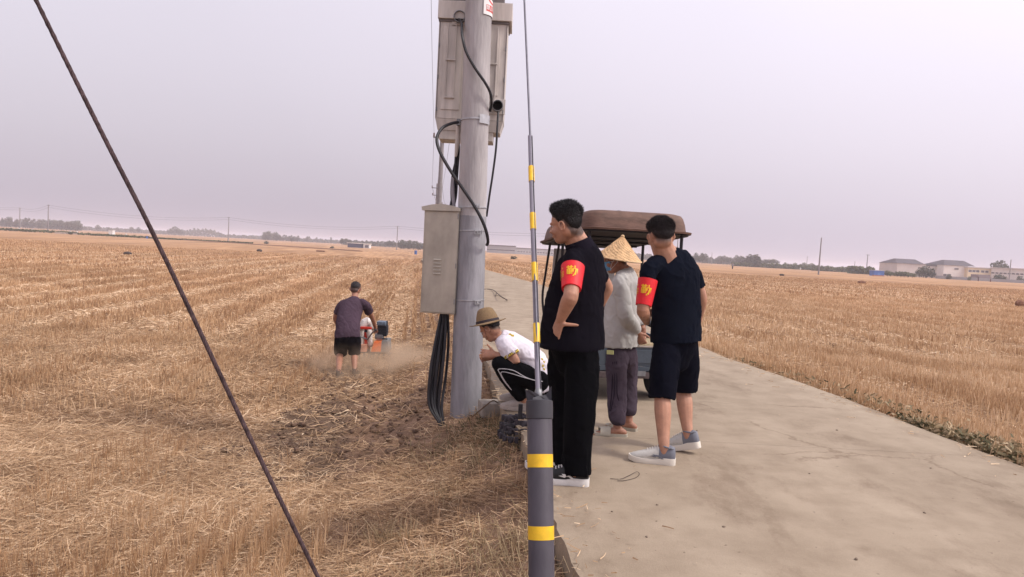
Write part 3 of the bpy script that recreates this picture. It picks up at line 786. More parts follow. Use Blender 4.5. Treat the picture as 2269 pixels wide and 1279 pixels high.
# heavy man in black with his hand on his hip
def man_hand_on_hip():
    o = person('tall heavy man in black polo and trousers, red armband, hand on his hip', 4.7)
    ax = (.64, .77, 0); BLK = fabric('black_polo', (.0060, .0050, .0085)); TR = fabric('black_trousers', (.0022, .0022, .0032), scale=3)
    sp = [(0.412, 4.75, 0.842), (0.402, 4.75, 0.92), (0.409, 4.75, 1.052), (0.425, 4.75, 1.199), (0.435, 4.75, 1.316), (0.439, 4.75, 1.409), (0.424, 4.75, 1.474)]
    w = [(.10, .09), (.15, .13), (.155, .14), (.16, .13), (.165, .12), (.15, .095), (.07, .068)]
    hc = (0.312, 4.7, 1.602); hr = headrot(R(66), R(14), R(0))
    sL, eL, wL = (0.373, 4.63, 1.372), (0.358, 4.47, 1.169), (0.31, 4.56, 1.012)
    sR, eR, wR = (0.521, 4.9, 1.361), (0.638, 5.02, 1.208), (0.59, 5.08, 1.035)
    hipL, kL, aL = (0.454, 4.67, 0.86), (0.466, 4.58, 0.494), (0.447, 4.51, 0.085)
    hipR, kR, aR = (0.361, 4.84, 0.834), (0.389, 4.84, 0.436), (0.397, 4.759, 0.085)
    b = Mesh(); b.limb(sp, w, ref=ax, n=20); b.limb([(0.427, 4.74, 1.454), (0.391, 4.73, 1.51), (0.349, 4.72, 1.576)], [(.078, .082), (.070, .074), (.068, .072)], ref=ax)
    head(b, hc, hr, 1.12)
    for s_, e_, w_ in ((sL, eL, wL), (sR, eR, wR)):
        b.limb([s_, tuple(Vector(s_).lerp(Vector(e_), .5)), e_, tuple(Vector(e_).lerp(Vector(w_), .3)), w_], [.052, .048, .047, .047, .030], sub=4)
    hand(b, wL, (-.22, .25, -.85), (.6, .55, -.1), (.9, -.1, .1), .25, 1.08, thumb=(.93, -.12, -.02))
    hand(b, wR, (.0, .25, -.9), (-.6, -.5, 0), (.4, -.6, 0), .3)
    for h, k, a in ((hipL, kL, aL), (hipR, kR, aR)):
        b.limb([h, k, a, (a[0], a[1], a[2]-.03)], [.085, .055, .038, .03])
    bo = remeshed(b, 'body', .0052, SKIN, o, 3); scalp(bo, hc, hr, 1.12, -.080)
    hair(hc, hr, o, HAIR, .030, .008, 1.12, seed=5, fade=.05, lift=.008, spikes=12000, back_low=-.078, ln=.024)
    eyes(hc, hr, o, 1.12)
    m = Mesh()
    m.limb([(0.405, 4.75, 0.812), (0.404, 4.75, 0.891), (0.405, 4.75, 1.023), (0.415, 4.75, 1.169), (0.431, 4.75, 1.292), (0.44, 4.75, 1.388), (0.431, 4.75, 1.443), (0.414, 4.74, 1.482)][::-1],
           [(.072, .076), (.118, .098), (.172, .120), (.188, .150), (.194, .174), (.200, .193), (.210, .206), (.212, .208)], ref=ax, n=28, cap0=False, inset=.05)
    m.limb([(0.415, 4.72, 1.425), sL, tuple(Vector(sL).lerp(Vector(eL), .5))], [.062, .064, .056], inset=.03); m.limb([(0.476, 4.84, 1.427), sR, tuple(Vector(sR).lerp(Vector(eR), .66))], [.062, .066, .062], inset=.03)
    remeshed(m, 'polo_shirt', .0085, BLK, o, 6, folds(.012, 5, 2.5, 12))
    m = Mesh(); m.limb([(0.431, 4.745, 1.443), (0.41, 4.74, 1.488), (0.4, 4.738, 1.51)], [(.100, .098), (.090, .090), (.086, .088)], ref=ax, n=24, cap0=False, inset=.03); remeshed(m, 'collar', .005, fabric('polo_collar', (.010, .008, .014)), o, 2)
    m = Mesh(); m.limb([(0.406, 4.75, 0.965), (0.414, 4.75, 0.819), (0.419, 4.75, 0.716)], [(.14, .13), (.165, .145), (.12, .10)], ref=ax, n=24, sub=1)
    m.limb([hipL, (0.468, 4.64, 0.664), kL, tuple(Vector(kL).lerp(Vector(aL), .6)), (aL[0]+.012, aL[1]+.012, .055)], [.098, .108, .100, .088, .088], inset=.012)
    m.limb([hipR, (0.372, 4.84, 0.625), kR, tuple(Vector(kR).lerp(Vector(aR), .6)), (aR[0]+.012, aR[1]+.012, .055)], [.098, .104, .092, .084, .084], inset=.012)
    remeshed(m, 'trousers', .0095, TR, o, 5, folds(.014, 7, 1.2, 31))
    WH = mat('sole_white', (.62, .60, .58), .5, var=.06, scale=30); BK = mat('shoe_black', (.012, .012, .013), .5, var=.2)
    for a, sd_ in ((aL, -1), (aR, -1)): sneaker(o, a, R(80), 0, -1, BK, BK, WH, 1.12, logo=WH)
    armband(o, sL, eL, .17, .82, .0745, (-.15, -1, .0), .50, size=.078)
    return sub(o, (aL[0], aL[1]+.1, 0))
man1 = man_hand_on_hip()

HAIR2 = mat('hair_dark_brown', (.022, .016, .018), .6, var=.5, scale=25, bump=.5, bscale=120, spec=.35)
def man_in_shorts():
    o = person('man in navy T-shirt and shorts with red armband, seen from behind', 5.3)
    ax = (.89, .46, 0); TS = fabric('navy_tshirt', (.0042, .0058, .012)); SH = fabric('navy_shorts', (.0032, .0036, .008), scale=3)
    sp = [(1.212, 5.38, 0.794), (1.21, 5.38, 0.877), (1.202, 5.38, 1.009), (1.195, 5.38, 1.173), (1.184, 5.38, 1.298), (1.164, 5.38, 1.392), (1.131, 5.38, 1.459)]
    w = [(.10, .08), (.15, .10), (.15, .11), (.16, .11), (.17, .11), (.155, .09), (.07, .066)]
    hc = (1.04, 5.31, 1.581); hr = headrot(R(17), R(6), R(-4))
    sL, eL, wL = (0.965, 5.24, 1.33), (0.922, 5.17, 1.057), (0.998, 5.42, 0.955)
    sR, eR, wR = (1.336, 5.5, 1.322), (1.416, 5.52, 1.143), (1.428, 5.66, 0.919)
    hipL, kL, aL = (1.14, 5.325, 0.814), (1.103, 5.2, 0.467), (1.107, 5.06, 0.1)
    hipR, kR, aR = (1.302, 5.46, 0.805), (1.325, 5.52, 0.451), (1.351, 5.399, 0.125)
    b = Mesh(); b.limb(sp, w, ref=ax, n=20); b.limb([(1.112, 5.36, 1.426), (1.076, 5.345, 1.486), (1.049, 5.325, 1.543)], [(.092, .084), (.082, .078), (.078, .076)], ref=ax)
    head(b, hc, hr, 1.12)
    for s_, e_, w_ in ((sL, eL, wL), (sR, eR, wR)):
        b.limb([s_, tuple(Vector(s_).lerp(Vector(e_), .5)), e_, tuple(Vector(e_).lerp(Vector(w_), .3)), w_], [.052, .048, .043, .044, .029], sub=4)
    hand(b, wL, (.10, .55, .35), (.4, .2, .8), (-.6, .3, .4), .9, 1.0)
    hand(b, wR, (-.5, .6, .3), (-.3, .2, .9), (.5, .5, .2), .8, 1.0)
    for h, k, a in ((hipL, kL, aL), (hipR, kR, aR)):
        km = Vector(k).lerp(Vector(a), .32); b.limb([h, tuple(Vector(h).lerp(Vector(k), .5)), k, tuple(km), tuple(Vector(k).lerp(Vector(a), .7)), tuple(Vector(a)+V3(0, 0, .02)), tuple(Vector(a)+V3(0, 0, -.04))], [.09, .078, .058, .060, .045, .037, .032])
    bo = remeshed(b, 'body', .0055, SKIN, o, 3); scalp(bo, hc, hr, 1.12, -.072, drop=.02, soft=.06)
    hair(hc, hr, o, HAIR2, .019, .005, 1.13, seed=9, fade=.06, back_low=-.060, ln=.020, spikes=12000); eyes(hc, hr, o, 1.12)
    m = Mesh()
    m.limb([(1.217, 5.38, 0.817), (1.209, 5.38, 0.943), (1.199, 5.38, 1.108), (1.191, 5.38, 1.233), (1.182, 5.38, 1.324), (1.158, 5.38, 1.395), (1.135, 5.375, 1.433), (1.115, 5.37, 1.472)][::-1],
           [(.072, .072), (.105, .082), (.165, .10), (.188, .122), (.190, .132), (.186, .142), (.194, .152), (.197, .156)], ref=ax, n=28, cap0=False, inset=.05)
    m.limb([(1.123, 5.36, 1.413), (1.042, 5.31, 1.397), sL, tuple(Vector(sL).lerp(Vector(eL), .42))], [.05, .054, .061, .056], inset=.03); m.limb([(1.251, 5.44, 1.389), sR, tuple(Vector(sR).lerp(Vector(eR), .62))], [.058, .062, .060], inset=.03)
    remeshed(m, 't_shirt', .0085, TS, o, 6, folds(.014, 4, 3.0, 52))
    m = Mesh(); m.limb([(1.212, 5.38, 0.893), (1.214, 5.38, 0.761), (1.219, 5.38, 0.678)], [(.15, .11), (.165, .12), (.11, .085)], ref=ax, n=24, sub=1)
    m.limb([hipL, (1.117, 5.25, 0.627), (1.103, 5.2, 0.425)], [.092, .104, .092], inset=.03); m.limb([hipR, (1.323, 5.5, 0.625), (1.336, 5.52, 0.437)], [.092, .102, .094], inset=.03)
    remeshed(m, 'shorts', .0095, SH, o, 5, folds(.012, 6, 1.6, 77))
    W1 = mat('shoe_mesh_white', (.50, .48, .45), .75, var=.08, scale=60, bump=.3, bscale=300); G1 = mat('shoe_heel_grey', (.15, .155, .185), .6, var=.1); WH = mat('sole_cream', (.66, .61, .54), .5, var=.05)
    sneaker(o, (aL[0], aL[1], .085), R(76), 0, -1, W1, G1, WH, 1.04, logo=G1); sneaker(o, (aR[0], aR[1], .115), R(58), R(-14), -1, W1, G1, WH, 1.04)
    armband(o, sL, eL, .24, .90, .070, (-.25, -1, 0), .55, size=.08)
    return sub(o, (aL[0], aL[1], 0))
man2 = man_in_shorts()
# his phone
ph = Mesh(); ph.box((0, 0, 0), (.072, .009, .15), bev=.004); q = (1.018, 5.5, 0.975)
pho = ph.build('phone', mat('phone_black', (.012, .012, .014), .2, var=.1, spec=.6), None, False, 'dark phone held in the hands of the man in navy', cat='phone'); pho.location = q; pho.rotation_euler = (R(-35), R(20), R(30))
m = Mesh(); m.box((0, -.0052, 0), (.064, .001, .138)); m.build('screen', mat('phone_screen', (.25, .25, .28), .1, var=.3, scale=20), pho)

def man_conical_hat():
    o = person('short farmer in grey long-sleeved shirt and conical straw hat, hands clasped behind', 6)
    ax = (.26, .97, 0); SHT = fabric('grey_shirt', (.40, .385, .37), var=.06, bump=.2); TR = fabric('plum_trousers', (.056, .042, .056), scale=4)
    sp = [(0.92, 6.02, 0.723), (0.915, 6.02, 0.808), (0.912, 6.02, 0.974), (0.918, 6.02, 1.122), (0.923, 6.02, 1.233), (0.907, 6.02, 1.306)]
    w = [(.09, .08), (.13, .10), (.14, .10), (.145, .10), (.13, .08), (.06, .055)]
    hc = (0.826, 6.0, 1.398); hr = headrot(R(80), R(12))
    sL, eL, wL = (0.854, 5.86, 1.207), (0.913, 5.82, 0.955), (1.034, 5.96, 0.813)
    sR, eR, wR = (0.987, 6.16, 1.201), (1.063, 6.2, 0.929), (1.093, 6.08, 0.837)
    hipL, kL, aL = (0.89, 5.955, 0.693), (0.878, 5.9, 0.4), (0.887, 5.781, 0.08)
    hipR, kR, aR = (0.962, 6.085, 0.679), (1.001, 6.1, 0.37), (1.012, 6.012, 0.08)
    b = Mesh(); b.limb(sp, w, ref=ax, n=20); b.limb([(0.908, 6.02, 1.288), (0.875, 6.01, 1.334), (0.845, 6.0, 1.377)], [.052, .052, .052], ref=ax)
    head(b, hc, hr, .98)
    for s_, e_, w_ in ((sL, eL, wL), (sR, eR, wR)): b.limb([s_, e_, w_], [.045, .038, .026])
    hand(b, wL, (.35, .0, -.75), (.2, .9, 0), (.7, 0, .4), .9, .95); hand(b, wR, (-.05, -.25, -.8), (-.3, -.8, 0), (-.6, .2, .2), 1.0, .95)
    for h, k, a in ((hipL, kL, aL), (hipR, kR, aR)): b.limb([h, k, a], [.07, .044, .034])
    foot_flesh(b, aL, R(84)); foot_flesh(b, aR, R(60))
    bo = remeshed(b, 'body', .0058, SKIN_T, o, 3); scalp(bo, hc, hr)
    hair(hc, hr, o, HAIR_G, .012, .004, .98, seed=15, fade=.05, spikes=1500); eyes(hc, hr, o, .98)
    m = Mesh()
    m.limb([(0.907, 6.02, 0.685), (0.903, 6.02, 0.826), (0.905, 6.02, 0.974), (0.908, 6.02, 1.103), (0.917, 6.02, 1.203), (0.917, 6.02, 1.262), (0.895, 6.015, 1.32)][::-1],
           [(.062, .058), (.108, .086), (.150, .112), (.165, .128), (.170, .142), (.174, .150), (.178, .152)], ref=ax, n=26, cap0=False, inset=.05)
    for s_, e_, w_, c0 in ((sL, eL, wL, (0.898, 5.94, 1.264)), (sR, eR, wR, (0.944, 6.1, 1.261))):
        m.limb([c0, s_, tuple(Vector(s_).lerp(Vector(e_), .55)), e_, tuple(Vector(e_).lerp(Vector(w_), .5)), tuple(Vector(e_).lerp(Vector(w_), .93))], [.055, .066, .060, .058, .056, .040], inset=.02)
    remeshed(m, 'long_sleeved_shirt', .0085, SHT, o, 5, folds(.013, 6, 4, 112))
    m = Mesh(); m.limb([(0.913, 6.02, 0.771), (0.927, 6.02, 0.604)], [(.12, .10), (.135, .115)], ref=ax, n=24, sub=1)
    m.limb([hipL, (0.871, 5.91, 0.544), kL, tuple(Vector(kL).lerp(Vector(aL), .55)), (aL[0], aL[1]+.01, .135), (aL[0], aL[1]+.01, .10)], [.086, .086, .080, .072, .064, .048], inset=.01)
    m.limb([hipR, (0.988, 6.1, 0.521), kR, tuple(Vector(kR).lerp(Vector(aR), .55)), (aR[0], aR[1]+.01, .165), (aR[0], aR[1]+.01, .13)], [.084, .084, .076, .068, .060, .046], inset=.01)
    btr = remeshed(m, 'baggy_trousers', .009, TR, o, 4, folds(.013, 7, 1.8, 133)); SM = fabric('stripe_dark', (.022, .016, .026))
    for ln in ([(0.806, 5.8, 0.594), (0.815, 5.8, 0.45), (0.827, 5.8, 0.307), (0.844, 5.8, 0.193)], [(0.831, 5.8, 0.595), (0.839, 5.8, 0.452), (0.851, 5.8, 0.308), (0.866, 5.8, 0.183)], [(0.856, 5.8, 0.596), (0.864, 5.8, 0.453), (0.876, 5.8, 0.31), (0.887, 5.8, 0.184)]):
        m = Mesh(); m.tube(closest_on(btr, ln, .0005), .0042, 6, 4); m.build('side_stripe', SM, btr, True)
    TG = mat('label_lime', (.42, .42, .18), .6, var=.1); m = Mesh(); p = (0.803, 5.83, 0.658); m.box(p, (.06, .006, .032), Matrix.Rotation(R(-38), 3, 'Z') @ Matrix.Rotation(R(-4), 3, 'Y')); m.build('fabric_label', TG, o)
    # slippers
    SL = mat('slipper_rubber', (.40, .36, .29), .7, var=.1, scale=20)
    for a, yw in ((aL, 84), (aR, 60)):
        M = Matrix.Rotation(R(yw), 3, 'Z'); A = Vector((a[0], a[1], 0)); m = Mesh()
        out_ = [(-.028, -.075), (-.034, -.05), (-.034, 0), (-.040, .06), (-.046, .12), (-.044, .16), (-.03, .19), (0, .20), (.03, .19), (.046, .16), (.048, .12), (.042, .06), (.034, 0), (.034, -.05), (.028, -.075), (0, -.085)]
        m.prism(out_, .002, .026, M, tuple(A)); s_ = m.build('slipper', SL, o, True)
        m = Mesh(); rings = []
        for y in (.055, .08, .11, .135):
            rings.append([tuple(A+M @ V3((.053-.002*(y > .1))*math.cos(t), y+(.012 if math.cos(t) > 0 else -.004), .012+(.058-.13*(y-.055))*math.sin(t))) for t in [R(q) for q in range(0, 181, 15)]])
        V = [v for r in rings for v in r]; V2 = [tuple(Vector(v)+V3(0, 0, .006)) for v in V]; k = 13; F = []
        for i in range(3):
            for j in range(12): F.append((i*k+j, i*k+j+1, (i+1)*k+j+1, (i+1)*k+j))
        nn = len(V); m.add(V+V2, F+[tuple(q+nn for q in f[::-1]) for f in F]); m.build('strap', SL, s_, True)
    # face mask
    m = Mesh(); C = Vector(hc); g = []
    for i, z in enumerate((-.012, -.035, -.06, -.085)):
        g.append([tuple(C+hr @ V3(.072*math.sin(t)*(1-.12*i), -.0+.112*math.cos(t)*(1-.02*abs(i-1.5)), z)) for t in np.linspace(-1.15, 1.15, 13)])
    V = [v for r_ in g for v in r_]; F = [(i*13+j, i*13+j+1, (i+1)*13+j+1, (i+1)*13+j) for i in range(3) for j in range(12)]
    V2 = [tuple(C+(Vector(v)-C)*.96) for v in V]; nn = len(V)
    m.add(V+V2, F+[tuple(q+nn for q in f[::-1]) for f in F]); mk = m.build('face_mask', mat('mask_blue', (.10, .25, .42), .7, var=.2, scale=30), o, True)
    WE = mat('white_elastic', (.7, .7, .7), .7)
    for sx in (-1, 1):
        for zz in (-.015, -.075):
            m = Mesh(); m.tube([tuple(C+hr @ V3(sx*.066, .045, zz)), tuple(C+hr @ V3(sx*.080, .01, zz*.5-.01)), tuple(C+hr @ V3(sx*.086, -.02, -.02))], .0013, 5, 4); m.build('ear_loop', WE, mk, True)
    return sub(o, (aL[0], aL[1], 0)), hc
man3, hc3 = man_conical_hat()
# conical hat: woven bamboo strips laid over a cone
def conical_hat():
    c = Vector((0.851, 6.0, 1.403)); rot = Matrix.Rotation(R(6), 3, 'Y') @ Matrix.Rotation(R(5), 3, 'X')
    o = empty('conical_hat', tuple(c), 0, 'pointed woven straw hat on the head of the farmer in grey', 'hat'); Rr_ = .186; H = .185
    BM = mat('bamboo_weave', (.56, .36, .19), .75, var=.28, scale=26, bump=.5, bscale=70, stretch=(1, 1, 1))
    n = 72; m = Mesh(); rg = []
    for i in range(19):
        t = i/18; r_ = .006+(Rr_-.006)*t; z = H*(1-t)**1.04-.0
        rg.append([tuple(rot @ V3((r_+.0016*(((k//2+i) % 2)*2-1)*(1 if 1 < i < 18 else 0))*math.cos(2*math.pi*k/n), (r_+.0016*(((k//2+i) % 2)*2-1)*(1 if 1 < i < 18 else 0))*math.sin(2*math.pi*k/n), z+.0006*(((k//2+i) % 2)*2-1))) for k in range(n)])
    for i in range(18, -1, -1):
        t = i/18; r_ = max(.002, .006+(Rr_-.006)*t-.006); z = H*(1-t)**1.04-.006
        rg.append([tuple(rot @ V3(r_*math.cos(2*math.pi*k/n), r_*math.sin(2*math.pi*k/n), z)) for k in range(n)])
    m.loft(rg); m.build('cone', BM, o, False)
    m = Mesh(); m.tube([tuple(rot @ V3(Rr_*math.cos(a), Rr_*math.sin(a), 0)) for a in np.linspace(0, 2*math.pi, 41)], .0045, 6, 1); m.build('rim', mat('bamboo_rim', (.50, .36, .22), .7, var=.2), o, True)
    m = Mesh(); m.ell(tuple(rot @ V3(0, 0, H-.004)), (.016, .016, .014)); m.build('tip', mat('bamboo_tip', (.58, .40, .22), .7, var=.2), o, True)
    m = Mesh(); m.tube([tuple(rot @ V3(-.03, .09, .03)), tuple(rot @ V3(-.06, .05, -.05)), tuple(rot @ V3(-.045, .02, -.13)), tuple(rot @ V3(-.045, -.02, -.13)), tuple(rot @ V3(-.06, -.07, -.05)), tuple(rot @ V3(-.03, -.1, .03))], .0016, 5, 4)
    m.build('chin_cord', mat('white_cord', (.6, .58, .55), .8), o, True)
conical_hat()

def man_squatting():
    o = person('young man in white T-shirt and black trousers squatting at the road edge', 6.6)
    ax = (.17, .985, 0); TS = fabric('white_tshirt', (.66, .62, .68), var=.05, bump=.15); TR = fabric('black_track_trousers', (.004, .004, .005), scale=3)
    sp = [(0.319, 6.62, 0.232), (0.272, 6.62, 0.353), (0.168, 6.62, 0.471), (0.058, 6.62, 0.555), (-0.027, 6.62, 0.612), (-0.089, 6.62, 0.641)]
    w = [(.14, .10), (.14, .10), (.145, .10), (.155, .095), (.13, .075), (.058, .055)]
    hc = (-0.182, 6.6, 0.72); hr = headrot(R(64), R(42))
    sL, eL, wL = (-0.044, 6.45, 0.604), (0.066, 6.4, 0.458), (-0.115, 6.47, 0.502)
    sR, eR, wR = (-0.017, 6.78, 0.555), (0.057, 6.8, 0.405), (-0.141, 6.62, 0.463)
    hipL, kL, aL = (0.272, 6.5, 0.28), (-0.07, 6.4, 0.427), (0.167, 6.538, 0.085)
    hipR, kR, aR = (0.305, 6.72, 0.255), (-0.058, 6.8, 0.374), (0.159, 6.913, 0.085)
    b = Mesh(); b.limb(sp, w, ref=ax, n=20); b.limb([(-0.076, 6.62, 0.63), (-0.126, 6.61, 0.661), (-0.16, 6.6, 0.697)], [.054, .052, .052], ref=ax)
    head(b, hc, hr, .98)
    for s_, e_, w_ in ((sL, eL, wL), (sR, eR, wR)): b.limb([s_, tuple(Vector(s_).lerp(Vector(e_), .5)), e_, tuple(Vector(e_).lerp(Vector(w_), .35)), w_], [.048, .045, .040, .040, .026])
    hand(b, wL, (-.8, .12, .02), (.1, .9, -.2), (0, .1, .9), .45, 1.0, thumb=(-.5, .05, .55)); hand(b, wR, (-.8, -.12, -.1), (-.1, -.9, -.1), (-.2, 0, .9), .8, 1.0)
    for h, k, a in ((hipL, kL, aL), (hipR, kR, aR)): b.limb([h, k], [.075, .05]); b.limb([k, tuple(Vector(k).lerp(Vector(a), .4)), a], [.05, .052, .035])
    bo = remeshed(b, 'body', .0058, SKIN, o, 3); scalp(bo, hc, hr)
    hair(hc, hr, o, HAIR, .004, .008, .98, seed=19, fade=.03, spikes=2500); eyes(hc, hr, o, .98)
    m = Mesh()
    m.limb([(0.346, 6.62, 0.193), (0.304, 6.62, 0.289), (0.228, 6.62, 0.416), (0.133, 6.62, 0.51), (0.041, 6.62, 0.57), (-0.035, 6.62, 0.611), (-0.093, 6.61, 0.654)][::-1],
           [(.062, .058), (.125, .086), (.165, .108), (.166, .118), (.164, .122), (.165, .124), (.165, .122)], ref=ax, n=26, cap0=False, inset=.05)
    m.limb([(-0.01, 6.52, 0.617), sL, tuple(Vector(sL).lerp(Vector(eL), .66))], [.06, .070, .072], inset=.035); m.limb([(-0.002, 6.7, 0.591), sR, tuple(Vector(sR).lerp(Vector(eR), .66))], [.06, .07, .07], inset=.035)
    ts = remeshed(m, 't_shirt', .0085, TS, o, 5, folds(.015, 5, 4, 212))
    m = Mesh(); m.limb([(0.288, 6.62, 0.354), (0.303, 6.62, 0.232)], [(.145, .11), (.155, .12)], ref=ax, n=24, sub=1)
    for h, k, a in ((hipL, kL, aL), (hipR, kR, aR)):
        m.limb([h, tuple(Vector(h).lerp(Vector(k), .5)), k], [.105, .095, .075]); m.limb([k, tuple(Vector(k).lerp(Vector(a), .4)), tuple(Vector(k).lerp(Vector(a), .9))], [.074, .076, .056], inset=.02)
    tr = remeshed(m, 'track_trousers', .009, TR, o, 5, folds(.007, 8, 5, 233))
    WP = mat('white_piping', (.62, .60, .62), .6, var=.05)
    for line in ([(0.33, 6.38, 0.3), (0.237, 6.34, 0.314), (0.158, 6.32, 0.333), (0.058, 6.3, 0.383), (-0.028, 6.3, 0.398), (-0.089, 6.3, 0.379), (-0.094, 6.3, 0.324), (-0.044, 6.32, 0.245), (0.03, 6.36, 0.17)],
                 [(0.198, 6.33, 0.322), (0.138, 6.31, 0.338), (0.041, 6.3, 0.35), (-0.034, 6.3, 0.358), (-0.063, 6.3, 0.333), (-0.041, 6.32, 0.276), (0.013, 6.35, 0.202)]):
        m = Mesh(); m.tube(closest_on(tr, line, .001), .0035, 6, 4); m.build('piping', WP, tr, True)
    # printed yellow band on the sleeve and gold motifs on the shirt
    YB = mat('print_gold', (.62, .46, .06), .6, var=.2, scale=60); DK = mat('print_dark', (.16, .11, .03), .7, var=.2)
    a_, b_ = Vector(sL), Vector(eL); axv = (b_-a_).normalized(); wv = V3(0, -1, 0); wv = (wv-axv*wv.dot(axv)).normalized(); uv = axv.cross(wv); m = Mesh(); rings = []
    for t in (.545, .55, .665, .67):
        rr = .0745 if t in (.545, .67) else .0765; rings.append([tuple(a_.lerp(b_, t)+(wv*math.cos(2*math.pi*k/28)+uv*math.sin(2*math.pi*k/28))*rr) for k in range(28)])
    m.loft(rings); sb = m.build('sleeve_band', YB, ts, True)
    m = Mesh()
    for k in range(11):
        th = -1.15+k*.22; p = a_.lerp(b_, .608)+(wv*math.cos(th)+uv*math.sin(th))*.0775
        m.box(tuple(p), (.004, .009, .006+.008*((k*7) % 3)/2), rot3(axv) @ Matrix.Rotation(.3*((k*5) % 3-1), 3, 'Z'))
    m.build('lettering', DK, sb)
    for pts in ([(0.013, 6.5, 0.725), (0.036, 6.5, 0.742), (0.065, 6.5, 0.727), (0.046, 6.48, 0.708)], [(0.305, 6.5, 0.483), (0.322, 6.5, 0.456), (0.311, 6.48, 0.422), (0.321, 6.48, 0.395)]):
        m = Mesh(); c_ = closest_on(ts, pts, .002)
        for i, p in enumerate(c_): m.ell(p, (.011, .004, .013), None, 6, 4)
        m.build('printed_motif', YB, ts)
    W1 = mat('shoe_offwhite', (.36, .31, .28), .7, var=.1, scale=40); 
    for a in (aL, aR): sneaker(o, a, R(84), 0, -1, W1, W1, W1, .98)
    return sub(o, (aL[0], aL[1], 0))
man4 = man_squatting()
def fedora():
    c = Vector((-0.2, 6.6, 0.764)); rot = Matrix.Rotation(R(-15.5), 3, 'Y') @ Matrix.Rotation(R(-6), 3, 'X')
    o = empty('fedora', tuple(c), 0, 'brown brimmed hat with dark band on the squatting man', 'hat')
    FM = mat('hat_tan', (.22, .145, .078), .85, var=.12, scale=60, bump=.4, bscale=200); n = 40
    def rg(rx, ry, z, dip=0): return [tuple(rot @ V3(rx*math.cos(2*math.pi*k/n), ry*math.sin(2*math.pi*k/n), z+dip*math.sin(2*math.pi*k/n)**2)) for k in range(n)]
    m = Mesh(); m.loft([rg(.168, .150, .004, -.016), rg(.14, .125, -.002, -.006), rg(.108, .09, .002), rg(.103, .086, .008), rg(.103, .086, .012), rg(.11, .095, .008, -.004), rg(.14, .125, .004, -.006), rg(.168, .150, .010, -.016)], False)
    V = m.v; F = [(7*n+k, 7*n+(k+1) % n, (k+1) % n, k) for k in range(n)]; m.f += F; m.m += [0]*len(F); m.build('brim', FM, o, True)
    m = Mesh(); rings = [rg(.105, .088, -.002), rg(.103, .086, .02), rg(.095, .080, .06), rg(.080, .066, .100)]
    for s_, z in ((.92, .118), (.75, .127), (.45, .116), (.15, .104)):
        rings.append([tuple(rot @ V3(.077*s_*math.cos(t), .062*s_*math.sin(t)*(.9), z+.018*abs(math.sin(t))*s_)) for t in [2*math.pi*k/n for k in range(n)]])
    m.loft(rings); m.build('crown', FM, o, True)
    m = Mesh(); m.loft([rg(.1065, .0895, .006), rg(.108, .091, .008), rg(.1055, .0885, .030), rg(.103, .086, .031)], True); m.build('hat_band', mat('hat_band_dark', (.035, .025, .03), .7), o, True)
    m = Mesh(); m.tube([tuple(c*0+rot @ V3(-.03, -.088, -.0)), tuple(V3(-.02, -.085, -.06)), tuple(V3(.0, -.06, -.125)), tuple(V3(.02, .0, -.14))], .0014, 5, 5); m.build('chin_cord', mat('dark_cord', (.02, .018, .02), .8), o, True)
fedora()

